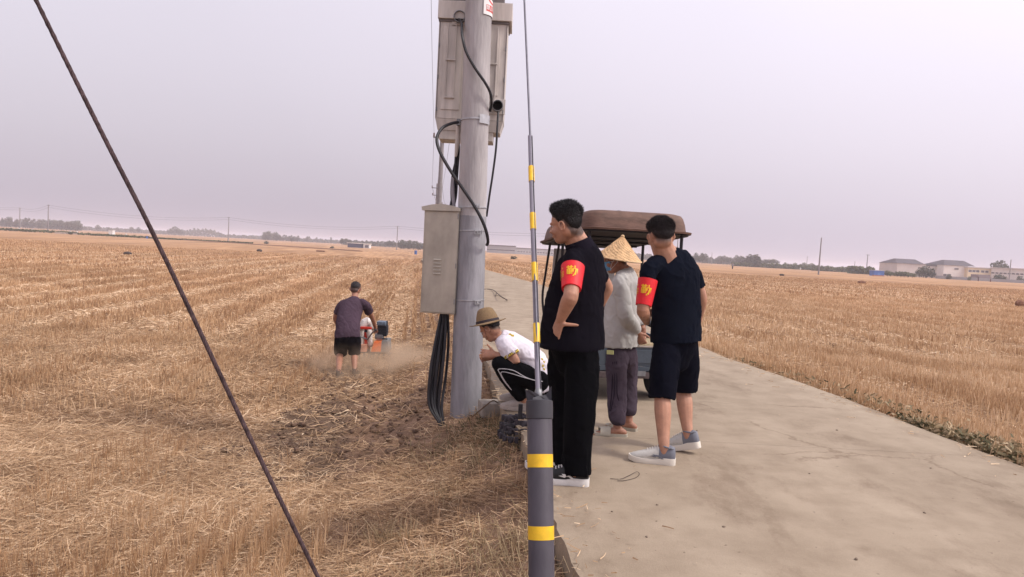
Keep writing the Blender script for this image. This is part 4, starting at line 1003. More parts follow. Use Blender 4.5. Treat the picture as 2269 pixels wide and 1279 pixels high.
def man_with_tiller():
    o = person('man in plum T-shirt and black shorts bent behind a cultivator in the dust', 12)
    ax = (.99, .1, 0); TS = fabric('plum_tshirt', (.062, .040, .056)); SH = fabric('black_shorts', (.005, .004, .006))
    hc = (-2.669, 12.62, 0.636); hr = headrot(R(-6), R(26))
    sp = [(-2.663, 12.12, -0.173), (-2.676, 12.15, -0.012), (-2.69, 12.28, 0.162), (-2.677, 12.4, 0.312), (-2.666, 12.5, 0.428), (-2.659, 12.56, 0.509)]
    w = [(.10, .07), (.13, .08), (.14, .08), (.15, .08), (.13, .065), (.055, .05)]
    sL, eL, wL = (-2.86, 12.46, 0.359), (-2.979, 12.55, 0.115), (-2.93, 12.95, -0.15); sR, eR, wR = (-2.457, 12.46, 0.388), (-2.386, 12.7, 0.155), (-2.362, 13.0, -0.086)
    hipL, kL, aL = (-2.755, 12.1, -0.175), (-2.816, 12.3, -0.4), (-2.694, 11.702, -0.66); hipR, kR, aR = (-2.566, 12.15, -0.171), (-2.56, 12.2, -0.388), (-2.487, 11.946, -0.66)
    b = Mesh(); b.limb(sp, w, ref=ax, n=18); b.limb([(-2.659, 12.53, 0.472), (-2.665, 12.58, 0.546)], [.058, .056], ref=ax, sub=1); head(b, hc, hr, 1.14)
    for s_, e_, w_ in ((sL, eL, wL), (sR, eR, wR)): b.limb([s_, e_, w_], [.052, .042, .028])
    hand(b, wL, (.1, .7, -.3), (.4, 0, -.8), (.8, .2, 0), 1.2, 1.0); hand(b, wR, (-.05, .7, -.3), (-.4, 0, -.8), (-.8, .2, 0), 1.2, 1.0)
    for h, k, a in ((hipL, kL, aL), (hipR, kR, aR)): b.limb([h, k, tuple(Vector(k).lerp(Vector(a), .35)), a], [.085, .056, .056, .036])
    bo = remeshed(b, 'body', .008, SKIN_T, o, 2); scalp(bo, hc, hr, 1.14, -.085); hair(hc, hr, o, HAIR2, .005, -.001, 1.14, seed=29, fade=.12, spikes=1500, ln=.01, back_low=-.085); eyes(hc, hr, o)
    m = Mesh(); m.limb([(-2.664, 12.12, -0.158), (-2.675, 12.15, -0.05), (-2.697, 12.28, 0.139), (-2.691, 12.4, 0.281), (-2.668, 12.48, 0.398), (-2.661, 12.54, 0.487)][::-1], [(.066, .066), (.17, .105), (.196, .135), (.195, .145), (.205, .155), (.215, .16)], ref=ax, n=26, cap0=False, inset=.05)
    m.limb([(-2.787, 12.5, 0.406), sL, tuple(Vector(sL).lerp(Vector(eL), .62))], [.06, .07, .075], inset=.03); m.limb([(-2.543, 12.5, 0.419), sR, tuple(Vector(sR).lerp(Vector(eR), .58))], [.06, .07, .075], inset=.03)
    remeshed(m, 't_shirt', .011, TS, o, 4, folds(.012, 5, 4, 312))
    m = Mesh(); m.limb([(-2.671, 12.13, -0.047), (-2.663, 12.12, -0.173)], [(.17, .13), (.18, .135)], ref=ax, n=20, sub=1)
    m.limb([hipL, (-2.792, 12.22, -0.327), (-2.801, 12.28, -0.45)], [.115, .112, .105], inset=.03); m.limb([hipR, (-2.559, 12.18, -0.31), (-2.559, 12.2, -0.426)], [.115, .108, .10], inset=.03)
    remeshed(m, 'shorts', .012, SH, o, 4, folds(.008, 7, 3, 333))
    SB = mat('slipper_dark', (.03, .022, .02), .8, var=.2)
    for a in (aL, aR): sneaker(o, (a[0], a[1], -.665), 0, 0, -1, SB, SB, SB, 1.0)
    return sub(o, (aL[0], aL[1], -.75))
man5 = man_with_tiller()

# ------------------------------------------------------------------ utility pole with its boxes and cables
PB = Vector((-.398, 7.3, -.283)); LEAN = -.0163
def pole_at(z, dx=0, dy=0): return (PB.x+LEAN*(z-PB.z)+dx, PB.y+dy, z)
def pole_r(z): return .150-.0052*(z-PB.z)
def ring_at(z, r, n=40, tilt=0): return [(pole_at(z)[0]+r*math.cos(2*math.pi*k/n), pole_at(z)[1]+r*math.sin(2*math.pi*k/n), z+tilt*math.cos(2*math.pi*k/n)) for k in range(n)]
CONC = mat('pole_concrete', (.37, .345, .35), .85, var=.24, scale=6, stretch=(1, 1, .22), bump=.3, bscale=45)
CONC2 = mat('pole_concrete_blue', (.265, .258, .280), .8, var=.24, scale=7, stretch=(1, 1, .25), bump=.3, bscale=45)
STEEL = mat('galvanised', (.42, .42, .44), .45, .6, var=.15, scale=20)
DSTEEL = mat('dull_steel', (.20, .20, .21), .5, .5, var=.2, scale=20)
BOXM = mat('box_beige', (.50, .455, .42), .55, .0, var=.20, scale=5, stretch=(2.5, 2.5, .35), bump=.05, bscale=30)
BOXD = mat('box_dark_seam', (.16, .14, .14), .7, var=.1)  # dark grey of the cabinet's seams and vent hood
STAIN = mat('stainless_warm', (.39, .352, .30), .42, .3, var=.34, scale=2.2, stretch=(1.6, 1, 1), bump=.04, bscale=12, contrast=.5)
BLKC = mat('cable_black', (.011, .010, .014), .45, var=.2, scale=20, spec=.4)
HOLE = mat('opening_dark', (.006, .005, .006), .9)
pole = empty('utility_pole', (PB.x, PB.y, PB.z), 0, 'thick round concrete utility pole standing between field and road', 'utility pole')
def loc(o): o.location = -PB; return o          # parts are modelled in world coordinates
m = Mesh(); m.loft([ring_at(z, pole_r(z)) for z in (1.735, 2.5, 3.5, 5, 7, 9.4)]); loc(m.build('shaft', CONC, pole, True))
m = Mesh(); m.loft([ring_at(z, pole_r(z)+.0035) for z in (-.9, -.3, .4, 1.1, 1.74)]); loc(m.build('lower_section', CONC2, pole, True))
m = Mesh(); m.box(pole_at(9.1, 0, -.15), (1.5, .07, .07)); loc(m.build('crossarm', STEEL, pole))
INS = mat('insulator_brown', (.10, .05, .035), .25, spec=.6)
for dx in (-.68, -.3, .68):
    m = Mesh(); lathe(m, [(.01, 0), (.045, .03), (.02, .05), (.05, .08), (.02, .1), (.04, .13), (.01, .15)], pole_at(9.14, dx, -.15), n=14); loc(m.build('insulator', INS, pole, True))
def band(z, zt=None, lug=None, plate=None, w=.010):
    m = Mesh(); r = pole_r(z)+.004; m.loft([ring_at(z-w/2, r-.002, tilt=.006), ring_at(z-w/2, r+.004, tilt=.006), ring_at(z+w/2, r+.004, tilt=.006), ring_at(z+w/2, r-.002, tilt=.006)])
    o = loc(m.build('strap_band', STEEL, pole, True))
    if lug:
        m = Mesh(); x, dz, sw, sh = lug; a = math.asin(max(-1, min(1, (x-pole_at(z)[0])/r))); c = (pole_at(z)[0]+math.sin(a)*(r+.012), PB.y-math.cos(a)*(r+.012), z+dz); rr = Matrix.Rotation(a, 3, 'Z')
        m.box(c, (sw, .006, .007), rr); m.box((c[0], c[1], c[2]-sh), (sw, .006, .007), rr)
        for q in (-.5, .5): m.box(tuple(Vector(c)+rr @ V3(q*sw, -.002, -sh/2)), (.006, .012, sh+.012), rr)
        m.box(tuple(Vector(c)+rr @ V3(-.2*sw, -.008, -sh/2)), (.016, .016, .016), rr); o2 = m.build('buckle', STEEL, o)
    if plate:
        x0, x1, dz, h = plate; m = Mesh(); rg = []; pr = r+.006
        a0 = math.asin((x0-pole_at(z)[0])/pr); a1 = math.asin(min(.98, (x1-pole_at(z)[0])/pr)); V = []; F = []
        for k in range(9):
            a = a0+(a1-a0)*k/8
            for zz, q in ((-h/2, 0), (h/2, 0), (h/2, .004), (-h/2, .004)): V.append((pole_at(z)[0]+math.sin(a)*(pr+q), PB.y-math.cos(a)*(pr+q), z+dz+zz))
        for k in range(8):
            for j in range(4): F.append((k*4+j, k*4+(j+1) % 4, k*4+4+(j+1) % 4, k*4+4+j))
        m.add(V, F+[(0, 1, 2, 3), (35, 34, 33, 32)]); m.build('plate', STEEL, o)
    return o
band(2.672, plate=(-.395, -.305, .0, .085), w=.012); band(1.822, lug=(-.375, .03, .03, .03)); band(1.597, lug=(-.36, .0, .075, .028)); band(.918, lug=(-.33, .0, .07, .028))
# warning sign bent round the pole
SIGNW = mat('sign_white', (.74, .72, .72), .5, var=.05); SIGNR = mat('sign_red', (.62, .06, .05), .5, var=.06); SIGNK = mat('sign_black', (.02, .02, .02), .5)
sgn = empty('warning_sign', pole_at(3.8, 0, -.14), 0, 'white prohibition sign with red ring and red strip wrapped round the pole', 'sign')
SC = Vector(pole_at(3.8, 0, -.14))
def bent(pts, z, dr, a0=R(24)):
    """flat sign coordinates (x along the curve, y up) laid on the pole"""
    o_ = []
    for x, y in pts:
        zz = z+y; r = pole_r(zz)+.006+dr; a = a0+x/r; p = pole_at(zz); o_.append((p[0]+math.sin(a)*r-SC.x, p[1]-math.cos(a)*r-SC.y, zz-SC.z))
    return o_
m = Mesh(); V = []; F = []; nx, nz_ = 12, 2
for dr in (0, .002):
    for j in range(2):
        for i in range(nx+1): V += bent([(i/nx*.24, -.0+j*.33)], 3.662, dr)
for i in range(nx):
    a = i; b = i+nx+1; c2 = 2*(nx+1); F += [(a+1, a, b, b+1), (a+c2, a+1+c2, b+1+c2, b+c2)]
    F += [(a, a+1, a+1+c2, a+c2), (b+1, b, b+c2, b+1+c2)]
F += [(0, c2, c2+nx+1, nx+1), (nx, 2*nx+1, 2*nx+1+c2, nx+c2)]
m.add(V, F); m.build('panel', SIGNW, sgn)
m = Mesh(); q = [(.03+i/8*.19, .035) for i in range(9)]+[(.03+.19-i/8*.19, .095) for i in range(9)]; V = bent(q, 3.662, .0035); k = 9
m.add(V, [(i, i+1, 16-i, 17-i) for i in range(8)]); st = m.build('red_strip', SIGNR, sgn)
tv, tf = textmesh('禁止攀登', .048); m = Mesh(); m.add(bent([(.125+v.x, .065+v.y) for v in tv], 3.662, .005), tf); m.build('lettering', SIGNW, st)
m = Mesh(); V = bent([(.125+.098*math.cos(t), .21+.098*math.sin(t)) for t in np.linspace(0, 2*math.pi, 48, endpoint=False)]+[(.125+.083*math.cos(t), .21+.083*math.sin(t)) for t in np.linspace(0, 2*math.pi, 48, endpoint=False)], 3.662, .0035)
m.add(V, [(i, (i+1) % 48, 48+(i+1) % 48, 48+i) for i in range(48)]); m.add(bent([(.125+.09*math.cos(R(135))+a*(-1 if False else 1), .21+.09*math.sin(R(135))+b) for a, b in ((-.006, -.006), (.006, .006), (.133, -.121), (.121, -.133))], 3.662, .0042), [(0, 3, 2, 1)]); m.build('ring', SIGNR, sgn)
m = Mesh(); m.add(bent([(.115, .15), (.135, .15), (.14, .2), (.16, .235), (.15, .245), (.135, .225), (.135, .25), (.145, .262), (.135, .275), (.122, .265), (.12, .235), (.1, .22), (.105, .21), (.12, .22)], 3.662, .0038), [tuple(range(14))]); m.build('pictogram', SIGNK, sgn)

# big cabinet behind the pole
ub = empty('cable_cabinet', (-.50, 7.5, 2.5), 0, 'large beige cabinet mounted high behind the pole', 'cabinet')
UB = Vector((-.50, 7.5, 2.5))
def ubx(m, x0, x1, z0, z1, y0, y1, bev=.004): m.box(((x0+x1)/2-UB.x, (y0+y1)/2-UB.y, (z0+z1)/2-UB.z), (x1-x0, y1-y0, z1-z0), bev=bev); return m
X0, X1 = -.862, -.172
ubx(Mesh(), X0, X1, 2.712, 3.69, 7.50, 7.86).build('body', BOXM, ub)
ubx(Mesh(), X0-.012, X1+.035, 3.69, 3.865, 7.46, 7.9).build('cap', BOXM, ub)
ubx(Mesh(), X0-.004, X1+.012, 3.665, 3.6885, 7.485, 7.87).build('cap_seam', BOXD, ub)
ubx(Mesh(), X0+.02, X1-.05, 3.865, 3.95, 7.5, 7.86).build('vent_hood', BOXD, ub)
m = Mesh(); q = lambda x0, x1, y0, y1, z: [(x0-UB.x, y0-UB.y, z-UB.z), (x1-UB.x, y0-UB.y, z-UB.z), (x1-UB.x, y1-UB.y, z-UB.z), (x0-UB.x, y1-UB.y, z-UB.z)]
m.loft([q(X0+.03, X1-.035, 7.52, 7.84, 2.60), q(X0+.004, X1-.004, 7.50, 7.86, 2.71)]); m.build('skirt', BOXM, ub)
ubx(Mesh(), X0+.045, X1-.10, 2.51, 2.60, 7.53, 7.82).build('base_tray', BOXM, ub)
for x0, x1, z0, z1 in ((X0+.05, X0+.24, 2.80, 3.62), (X1-.17, X1-.07, 2.96, 3.60)):
    ubx(Mesh(), x0, x1, z0, z1, 7.489, 7.4995, .003).build('raised_panel', BOXM, ub)
for x0, x1, zc in ((X0+.085, X0+.185, 3.29), (X0+.085, X0+.185, 2.92), (X1-.185, X1-.088, 3.27), (X1-.185, X1-.09, 2.90)):
    m = Mesh(); ubx(m, x0, x1, zc-.008, zc+.008, 7.468, 7.4885, .002); m.build('rib_ledge', BOXM, ub)
    ubx(Mesh(), x0+.004, x0+.014, zc, zc+.36, 7.476, 7.4886, .002).build('rib', BOXM, ub); ubx(Mesh(), x1-.014, x1-.004, zc, zc+.36, 7.476, 7.4886, .002).build('rib', BOXM, ub)
for x in (X0+.012, X1-.012):
    ubx(Mesh(), x-.003, x+.003, 2.72, 3.66, 7.494, 7.4996, 0).build('edge_seam', BOXD, ub)
    for z in (3.43, 3.12, 2.80): m = Mesh(); m.rod((x-UB.x, 7.492-UB.y, z-UB.z-.02), (x-UB.x, 7.492-UB.y, z-UB.z+.02), .007); m.build('hinge', DSTEEL, ub, True)
def pipe(c, r, ln, plate):
    c = Vector(c); m = Mesh(); m.box(tuple(c-UB+V3(0, -.007, 0)), (plate, .012, plate), bev=.003); p = m.build('flange', BOXM, ub)
    m = Mesh(); rt = Matrix.Rotation(R(90), 3, 'X'); lathe(m, [(r-.008, .0), (r, 0), (r, ln), (r-.006, ln+.001), (r-.006, .01), (.0005, .009)], tuple(c-UB+V3(0, -.012, 0)), rt, 26); m.build('entry_pipe', DSTEEL, p, True)
    m = Mesh(); lathe(m, [(.001, .012), (r-.0065, .012), (r-.0065, .014), (.001, .014)], tuple(c-UB+V3(0, -.012, 0)), rt, 22); m.build('pipe_bore', HOLE, p)
pipe((-0.658, 7.5, 3.709), .058, .05, .15); pipe((-0.236, 7.5, 2.853), .055, .07, .15)
# stainless cabinet on the left of the pole
lb = empty('meter_cabinet', (-.72, 7.22, .77), R(-12), 'narrow stainless cabinet with five louvres strapped left of the pole', 'cabinet')
m = Mesh(); m.box((0, .13, .51), (.352, .26, 1.02), bev=.004); m.build('body', STAIN, lb)
m = Mesh(); m.box((.006, -.004, .505), (.325, .008, .985), bev=.003); dr = m.build('door', STAIN, lb)
m = Mesh(); o_ = [(-.200, 0), (-.192, -.035), (.186, -.030), (.186, 0), (.10, .022), (.0, .036), (-.10, .024)][::-1]; m.prism(o_, -.30, .03, Matrix.Rotation(R(90), 3, 'X'), (0, 0, 1.035)); m.build('rain_cap', STAIN, lb)
for k in range(5):
    m = Mesh(); m.loft([[(x, y, z) for y, z in ((0, 0), (-.013, -.002), (-.012, .003), (0, .011))] for x in (-.038, -.034, .034, .038)]); o = m.build('louvre', STAIN, dr); o.location = (-.018, -.0085, .465-k*.034+.06)
m = Mesh(); m.box((-.1765, .10, .4), (.004, .03, .06)); m.build('side_latch', DSTEEL, lb)
for z in (.93, .45, .1): m = Mesh(); m.rod((.169, -.006, z), (.169, -.006, z+.05), .005); m.build('hinge', DSTEEL, lb, True)

# cables
def cable(name, pts, r, label, mt=None, sub_=8, group=None):
    m = Mesh(); m.tube(pts, r, 8, sub_); o = m.build(name, mt or BLKC, None, True); o['label'] = label; o['category'] = 'cable'
    if group: o['group'] = group
    return o
cable('cable', [(-0.67, 7.49, 3.696), (-0.62, 7.3, 3.597), (-0.596, 7.13, 3.437), (-0.548, 7.1, 3.275), (-0.461, 7.11, 3.135), (-0.361, 7.13, 3.009), (-0.306, 7.17, 2.922), (-0.29, 7.22, 2.835), (-0.303, 7.3, 2.771)], .0135, 'black cable leaving the upper pipe and crossing the pole under the sign')
cable('cable', [(-0.604, 7.33, 2.652), (-0.674, 7.28, 2.627), (-0.751, 7.2, 2.566), (-0.792, 7.14, 2.46), (-0.756, 7.1, 2.332), (-0.652, 7.08, 2.164), (-0.524, 7.08, 1.995), (-0.404, 7.09, 1.835), (-0.32, 7.1, 1.698), (-0.272, 7.12, 1.585), (-0.256, 7.16, 1.499), (-0.265, 7.2, 1.464)], .0155, 'thick black cable looping from the clamp across the pole to a loose end')
cable('cable', [(-0.227, 7.42, 2.789), (-0.227, 7.38, 2.64), (-0.229, 7.36, 2.416), (-0.248, 7.36, 2.171), (-0.269, 7.37, 1.971), (-0.281, 7.38, 1.846), (-0.291, 7.4, 1.748)], .0105, 'thinner black cable hanging down right of the pole from the lower pipe')
m = Mesh(); m.box((-0.609, 7.34, 2.653), (.035, .05, .06)); m.rod((-0.605, 7.34, 2.654), (-0.538, 7.22, 2.632), .01); b_ = m.build('cable_clamp', DSTEEL); tag(b_, 'small metal cable clamp beside the pole at the cabinet foot', 'clamp')
# riser: duct and bundle between the two cabinets
m = Mesh(); m.limb([(-0.614, 7.4, 2.659), (-0.615, 7.4, 2.49), (-0.625, 7.4, 2.334)], [(.022, .022), (.024, .024), (.014, .014)], sub=2, ref=(1, 0, 0)); tag(m.build('cable_duct', BOXM, None, True), 'beige duct guiding cables below the upper cabinet', 'duct')
for i, (a, b, c, r) in enumerate([(1012, 1009, 1006, .014), (1015, 1013, 1012, .014), (1009, 1005, 1003, .011), (1007, 998, 1002, .008), (1017, 1015, 1013, .012)]):
    cable('riser_cable', [(-0.618, 7.42, 2.538), ((-0.612, 7.42, 2.404)[0]+(i-2)*.006, 7.42+(i % 2)*.012, (-0.621, 7.42, 2.404)[2]), ((-0.627, 7.42, 2.158)[0]+(a-1012)*.0046, 7.41+(i % 3)*.012, (-0.627, 7.42, 2.158)[2]), ((-0.634, 7.4, 1.954)[0]+(c-1006)*.0046, 7.38, (-0.634, 7.4, 1.954)[2]), ((-0.634, 7.36, 1.827)[0]+(i-2)*.008, 7.36, (-0.634, 7.36, 1.827)[2])], r, ['leftmost', 'second', 'third', 'fourth', 'rightmost'][i]+' dark riser cable from the left, between the two cabinets', group='cables between the two cabinets')
m = Mesh(); m.limb([(-0.642, 7.36, 2.107), (-0.635, 7.35, 1.973), (-0.614, 7.34, 1.835)], [.012, .018, .016], sub=3); tag(m.build('grey_conduit', mat('conduit_grey', (.25, .23, .25), .6), None, True), 'grey conduit entering the top of the stainless cabinet', 'conduit')
for i in range(9):
    u = (i-4)/4+random.uniform(-.12, .12); x0 = (-0.656, 7.28, 0.745)[0]+u*.030; w_ = u*.050+random.uniform(-.008, .008)
    cable('drop_cable', [(x0, 7.30+.02*(i % 2), (-0.657, 7.28, 0.763)[2]), (x0-.01+w_*.55, 7.24+.025*(i % 3), (-0.636, 7.2, 0.487)[2]), (x0-.028+w_*.8, 7.18+.03*(i % 3), (-0.622, 7.2, 0.176)[2]), (x0-.032+w_*.55, 7.14+.02*(i % 2), (-0.616, 7.1, -0.115)[2]), ((-0.616, 7.1, -0.315)[0]+u*.018, 7.08+.02*(i % 2), (-0.617, 7.1, -0.284)[2]), ((-0.615, 7.08, -0.385)[0]+u*.012, 7.06, (-0.612, 7.06, -0.398)[2])], .011 if i % 2 else .0135, ['leftmost', 'second from the left', 'third from the left', 'fourth from the left', 'middle', 'fourth from the right', 'third from the right', 'second from the right', 'rightmost'][i]+' of the black cables hanging under the stainless cabinet', group='cables dropping into the bank', sub_=6)
m = Mesh(); m.box((-0.529, 7.25, 0.755), (.006, .03, .10), Matrix.Rotation(R(-50), 3, 'Y')); tag(m.build('bracket', DSTEEL), 'short dark bracket under the stainless cabinet', 'bracket')

# guy wire with its sleeves
SLV = mat('sleeve_grey', (.062, .054, .066), .6, var=.22, scale=9, stretch=(1, 1, .3), spec=.3, bump=.06, bscale=60); SLVD = mat('sleeve_cap', (.042, .040, .048), .6, var=.1); YB = mat('reflective_yellow', (.74, .45, .012), .4, var=.12, scale=22, spec=.5)
SL2 = mat('sleeve_grey_light', (.21, .195, .235), .5, var=.05); STR = mat('wire_strand', (.13, .125, .15), .55, .5, var=.15, scale=30)
g0, g1, gt = Vector((0.179, 2.92, 0.114)), Vector((0.141, 3.12, 0.79)), Vector((0.136, 3.14, 0.825))
gd = (g1-g0).normalized(); gb = g0-gd*.75
guy = empty('guy_guard', tuple(gb), 0, 'grey plastic guy wire guard with yellow bands standing at the road edge', 'guy guard')
def gt_(o): o.location = -gb; return o
m = Mesh(); rt = rot3(gd); Lh = (g1-gb).length
lathe(m, [(.053, 0), (.053, Lh-.005), (.050, Lh), (.047, Lh), (.047, Lh-.03)], (0, 0, 0), rt, 40); sleeve = m.build('sleeve', SLV, guy, True)
lathe_ = Mesh(); lathe(lathe_, [(.0535, Lh-.078), (.0565, Lh-.076), (.0575, Lh-.03), (.0565, Lh-.002), (.052, Lh+.0005), (.048, Lh-.004)], (0, 0, 0), rt, 40); lathe_.build('collar', SLVD, guy, True)
def yband(px0, px1, x):
    a = (Vector(P_(x, px0))-gb).dot(gd); b = (Vector(P_(x, px1))-gb).dot(gd); m = Mesh(); lathe(m, [(.0532, b), (.0538, b), (.0538, a), (.0532, a)], (0, 0, 0), rt, 40); m.build('yellow_band', YB, guy, True)
def zband(z1, z0):
    k = lambda z: (z-gb.z)/gd.z
    m = Mesh(); lathe(m, [(.0532, k(z0)), (.0539, k(z0)), (.0539, k(z1)), (.0532, k(z1))], (0, 0, 0), rt, 40); m.build('yellow_band', YB, guy, True)
zband((0.154, 3.06, 0.577)[2], (0.156, 3.045, 0.526)[2]); zband((0.169, 2.98, 0.304)[2], (0.171, 2.965, 0.253)[2]); zband(-.16, -.21)
for z in (-.16,): pass
m = Mesh(); m.rod(tuple(g1-gb-gd*.04+rt @ V3(.05, 0, 0)+V3(.006, -.02, .0)), tuple(g1-gb-gd*.04+rt @ V3(.05, 0, 0)+V3(.008, -.026, 0)), .0025); m.build('rivet', STEEL, guy)
# torn plastic flaps round the mouth
for pts, nm in (([(-.052, -.01, -.004), (-.062, .0, .042), (-.045, -.01, .045), (-.005, -.02, .030), (.01, -.03, -.002)], 0), ([(.052, 0, -.004), (.050, .03, .060), (.030, .03, .022), (-.005, .02, .018), (.0, .03, -.002)], 1), ([(-.03, -.045, -.003), (-.03, -.035, .018), (.0, -.02, .026), (.035, -.035, .008), (.045, -.03, -.003)], 0)):
    m = Mesh(); V = [tuple(g1-gb+V3(*p)) for p in pts]; V2 = [tuple(Vector(v)+V3(0, .003, 0)) for v in V]; k = len(V)
    m.add(V+V2, [tuple(range(k)), tuple(range(2*k-1, k-1, -1))]+[(i, (i+1) % k, (i+1) % k+k, i+k) for i in range(k)]); m.build('torn_flap', SLVD, guy)
w3 = Vector((0.053, 3.82, 2.01)); w4 = Vector((-0.015, 4.44, 2.899)); wdir = (w4-w3).normalized(); top = Vector(pole_at(9.0, .1, -.1))
us = empty('guy_sleeve', tuple(gt), 0, 'thin grey sleeve with yellow bands round the guy wire', 'guy sleeve')
k1 = Vector((0.107, 3.4, 1.251)); sg = [gt, Vector((0.125, 3.24, 0.982)), k1, Vector((0.08, 3.58, 1.612)), w3]
m = Mesh(); m.limb([tuple(p-gt) for p in sg], [.0125, .0125, .013, .0125, .012], n=16, sub=6, cap0=False, cap1=False); m.build('sleeve', SL2, us, True)
def onsg(pz):   # point of the sleeve axis at height z
    for a, b in zip(sg[:-1], sg[1:]):
        if a.z <= pz <= b.z: return a.lerp(b, (pz-a.z)/(b.z-a.z))
    return sg[-1]
for z1, z0 in (((0.062, 3.72, 1.843)[2], (0.068, 3.68, 1.765)[2]), ((0.076, 3.58, 1.605)[2], (0.081, 3.54, 1.526)[2]), ((0.096, 3.45, 1.369)[2], (0.101, 3.42, 1.286)[2]), ((0.118, 3.3, 1.099)[2], (0.123, 3.26, 1.019)[2])):
    a, b = onsg(z0), onsg(z1); m = Mesh(); m.limb([tuple(a-gt), tuple(b-gt)], [.0150, .0150], n=16, sub=1, cap0=False, cap1=False); m.build('yellow_band', YB, us, True)
m = Mesh(); off = V3(.009, -.0125, 0); m.limb([tuple(p-gt+off) for p in sg], [.0022]*5, n=6, sub=6, cap0=False, cap1=False); m.build('slit', BLKC, us, True)
m = Mesh(); lathe(m, [(.010, -.03), (.016, -.02), (.017, .0), (.013, .012)], (0, 0, 0), rot3(sg[1]-gt), 14); m.build('end_clip', DSTEEL, us, True)
def strand(name, pts, r, label, n=7, pitch=.16, cat='wire', mt=None, par=None):
    """wires laid helically round a path"""
    C = [Vector(p) for p in pts]; tot = sum((b-a).length for a, b in zip(C[:-1], C[1:])); m = Mesh(); steps = max(8, int(tot/.025))
    P2 = catmull([tuple(c) for c in C], max(1, steps//(len(C)-1))) if len(C) > 2 else [np.array(C[0].lerp(C[1], i/steps)) for i in range(steps+1)]
    for q in range(n):
        L_ = []; s_ = 0
        for i, p in enumerate(P2):
            d = Vector(P2[min(i+1, len(P2)-1)]-P2[max(i-1, 0)]).normalized(); u = d.cross(V3(0, 1, .1)).normalized(); v = d.cross(u)
            if i: s_ += float(np.linalg.norm(P2[i]-P2[i-1]))
            t = 2*math.pi*(s_/pitch+q/n); L_.append(tuple(Vector(p)+(u*math.cos(t)+v*math.sin(t))*r*.66))
        m.limb(L_, [r*.36]*len(L_), n=6, sub=1, cap0=False, cap1=False)
    o = m.build(name, mt or STR, par, True)
    if par is None: tag(o, label, cat)
    return o
gw = empty('guy_wire', tuple(gb), 0, 'thin steel guy wire rising out of the banded sleeve to the pole top', 'wire')
m = Mesh(); m.limb([tuple(gb-gb), tuple(gt-gb), tuple(w3-gb), tuple(w4-gb), tuple(top-gb)], [.0058]*5, n=8, sub=1, cap0=False, cap1=False); m.build('strand', STR, gw, True)
RUST = mat('strand_rust', (.065, .042, .044), .8, .0, var=.5, scale=60, spec=.15)
lw = [(-0.482, 1.95, 0.516), (-1.271, 1.95, 2.005)]; a_, b_ = Vector(lw[0]), Vector(lw[1]); dv = b_-a_
pts = [a_-dv*.92, a_, Vector((-0.69, 1.95, 0.91)), Vector((-0.944, 1.95, 1.403)), b_, b_+dv*1.6]
strand('stay_wire', [tuple(p) for p in pts], .0060, 'rusty twisted steel stay wire crossing diagonally close to the camera at left', mt=RUST)

# ------------------------------------------------------------------ motor tricycle with a canopy
BROWN = mat('canopy_brown', (.125, .070, .052), .65, var=.3, scale=7, stretch=(1, 1, 3), bump=.15, bscale=30)
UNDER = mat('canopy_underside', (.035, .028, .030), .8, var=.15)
FRAME = mat('frame_black', (.014, .012, .016), .45, var=.2)
BEDM = mat('bed_blue_grey', (.055, .068, .085), .5, var=.2, scale=6, bump=.1)
RUBB = mat('tyre_rubber', (.018, .017, .019), .85, var=.2)
def rrect(hx, hy, r, z, cy=0, cx=0, n=6, tilt=0):
    o = []
    for qx, qy, a0 in ((1, 1, 0), (-1, 1, 90), (-1, -1, 180), (1, -1, 270)):
        for k in range(n+1):
            a = R(a0+90*k/n); x = cx+qx*(hx-r)+r*math.cos(a); y = cy+qy*(hy-r)+r*math.sin(a); o.append((x, y, z+tilt*(y-cy)))
    return o
TK = (1.195, 7.25, 0)
tk = empty('motor_tricycle', TK, R(9), 'three-wheeled farm truck with brown canopy parked on the road behind the men', 'motor tricycle')
m = Mesh(); cy = 1.02; hx, hy, t_ = .575, 1.10, -.066; zc = 1.60
m.loft([rrect(hx-.05, hy-.06, .12, zc+.004, cy, tilt=t_), rrect(hx, hy, .16, zc, cy, tilt=t_), rrect(hx+.004, hy+.004, .16, zc+.018, cy, tilt=t_), rrect(hx-.035, hy-.04, .17, zc+.026, cy, tilt=t_),
        rrect(hx-.045, hy-.055, .17, zc+.10, cy, tilt=t_), rrect(hx-.060, hy-.075, .17, zc+.160, cy, tilt=t_), rrect(hx-.078, hy-.10, .16, zc+.188, cy, tilt=t_), rrect(hx-.12, hy-.15, .15, zc+.204, cy, tilt=t_), rrect(hx-.30, hy-.5, .1, zc+.222, cy, tilt=t_)])
cn = m.build('canopy', BROWN, tk, True)
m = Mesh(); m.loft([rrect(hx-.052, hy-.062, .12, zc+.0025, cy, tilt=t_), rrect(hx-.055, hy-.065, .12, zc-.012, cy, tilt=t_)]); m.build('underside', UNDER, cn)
m = Mesh(); m.tube(rrect(hx-.03, hy-.03, .14, zc-.006, cy, tilt=t_)+[rrect(hx-.03, hy-.03, .14, zc-.006, cy, tilt=t_)[0]], .011, 6, 1); m.build('rim_tube', FRAME, cn, True)
for c, r in (((-.17, .10, zc+.25), (.05, .04, .022)), ((.10, .12, zc+.25), (.06, .035, .012)), ((.19, .12, zc+.242), (.05, .03, .012))): m = Mesh(); m.ell(c, r); m.build('roof_lump', UNDER, cn, True)
for y in (.5, 1.0, 1.5): m = Mesh(); m.rod((-.5, y, zc-.025+t_*(y-cy)), (.5, y, zc-.025+t_*(y-cy)), .012); m.build('crossbar', FRAME, tk, True)
for x, y, z0 in ((-.47, .03, .55), (.47, .03, .55), (.47, 1.18, .45), (-.47, 1.18, .45)):
    m = Mesh(); m.rod((x, y, z0), (x, y, zc+t_*(y-cy)), .017); m.build('post', FRAME, tk, True)
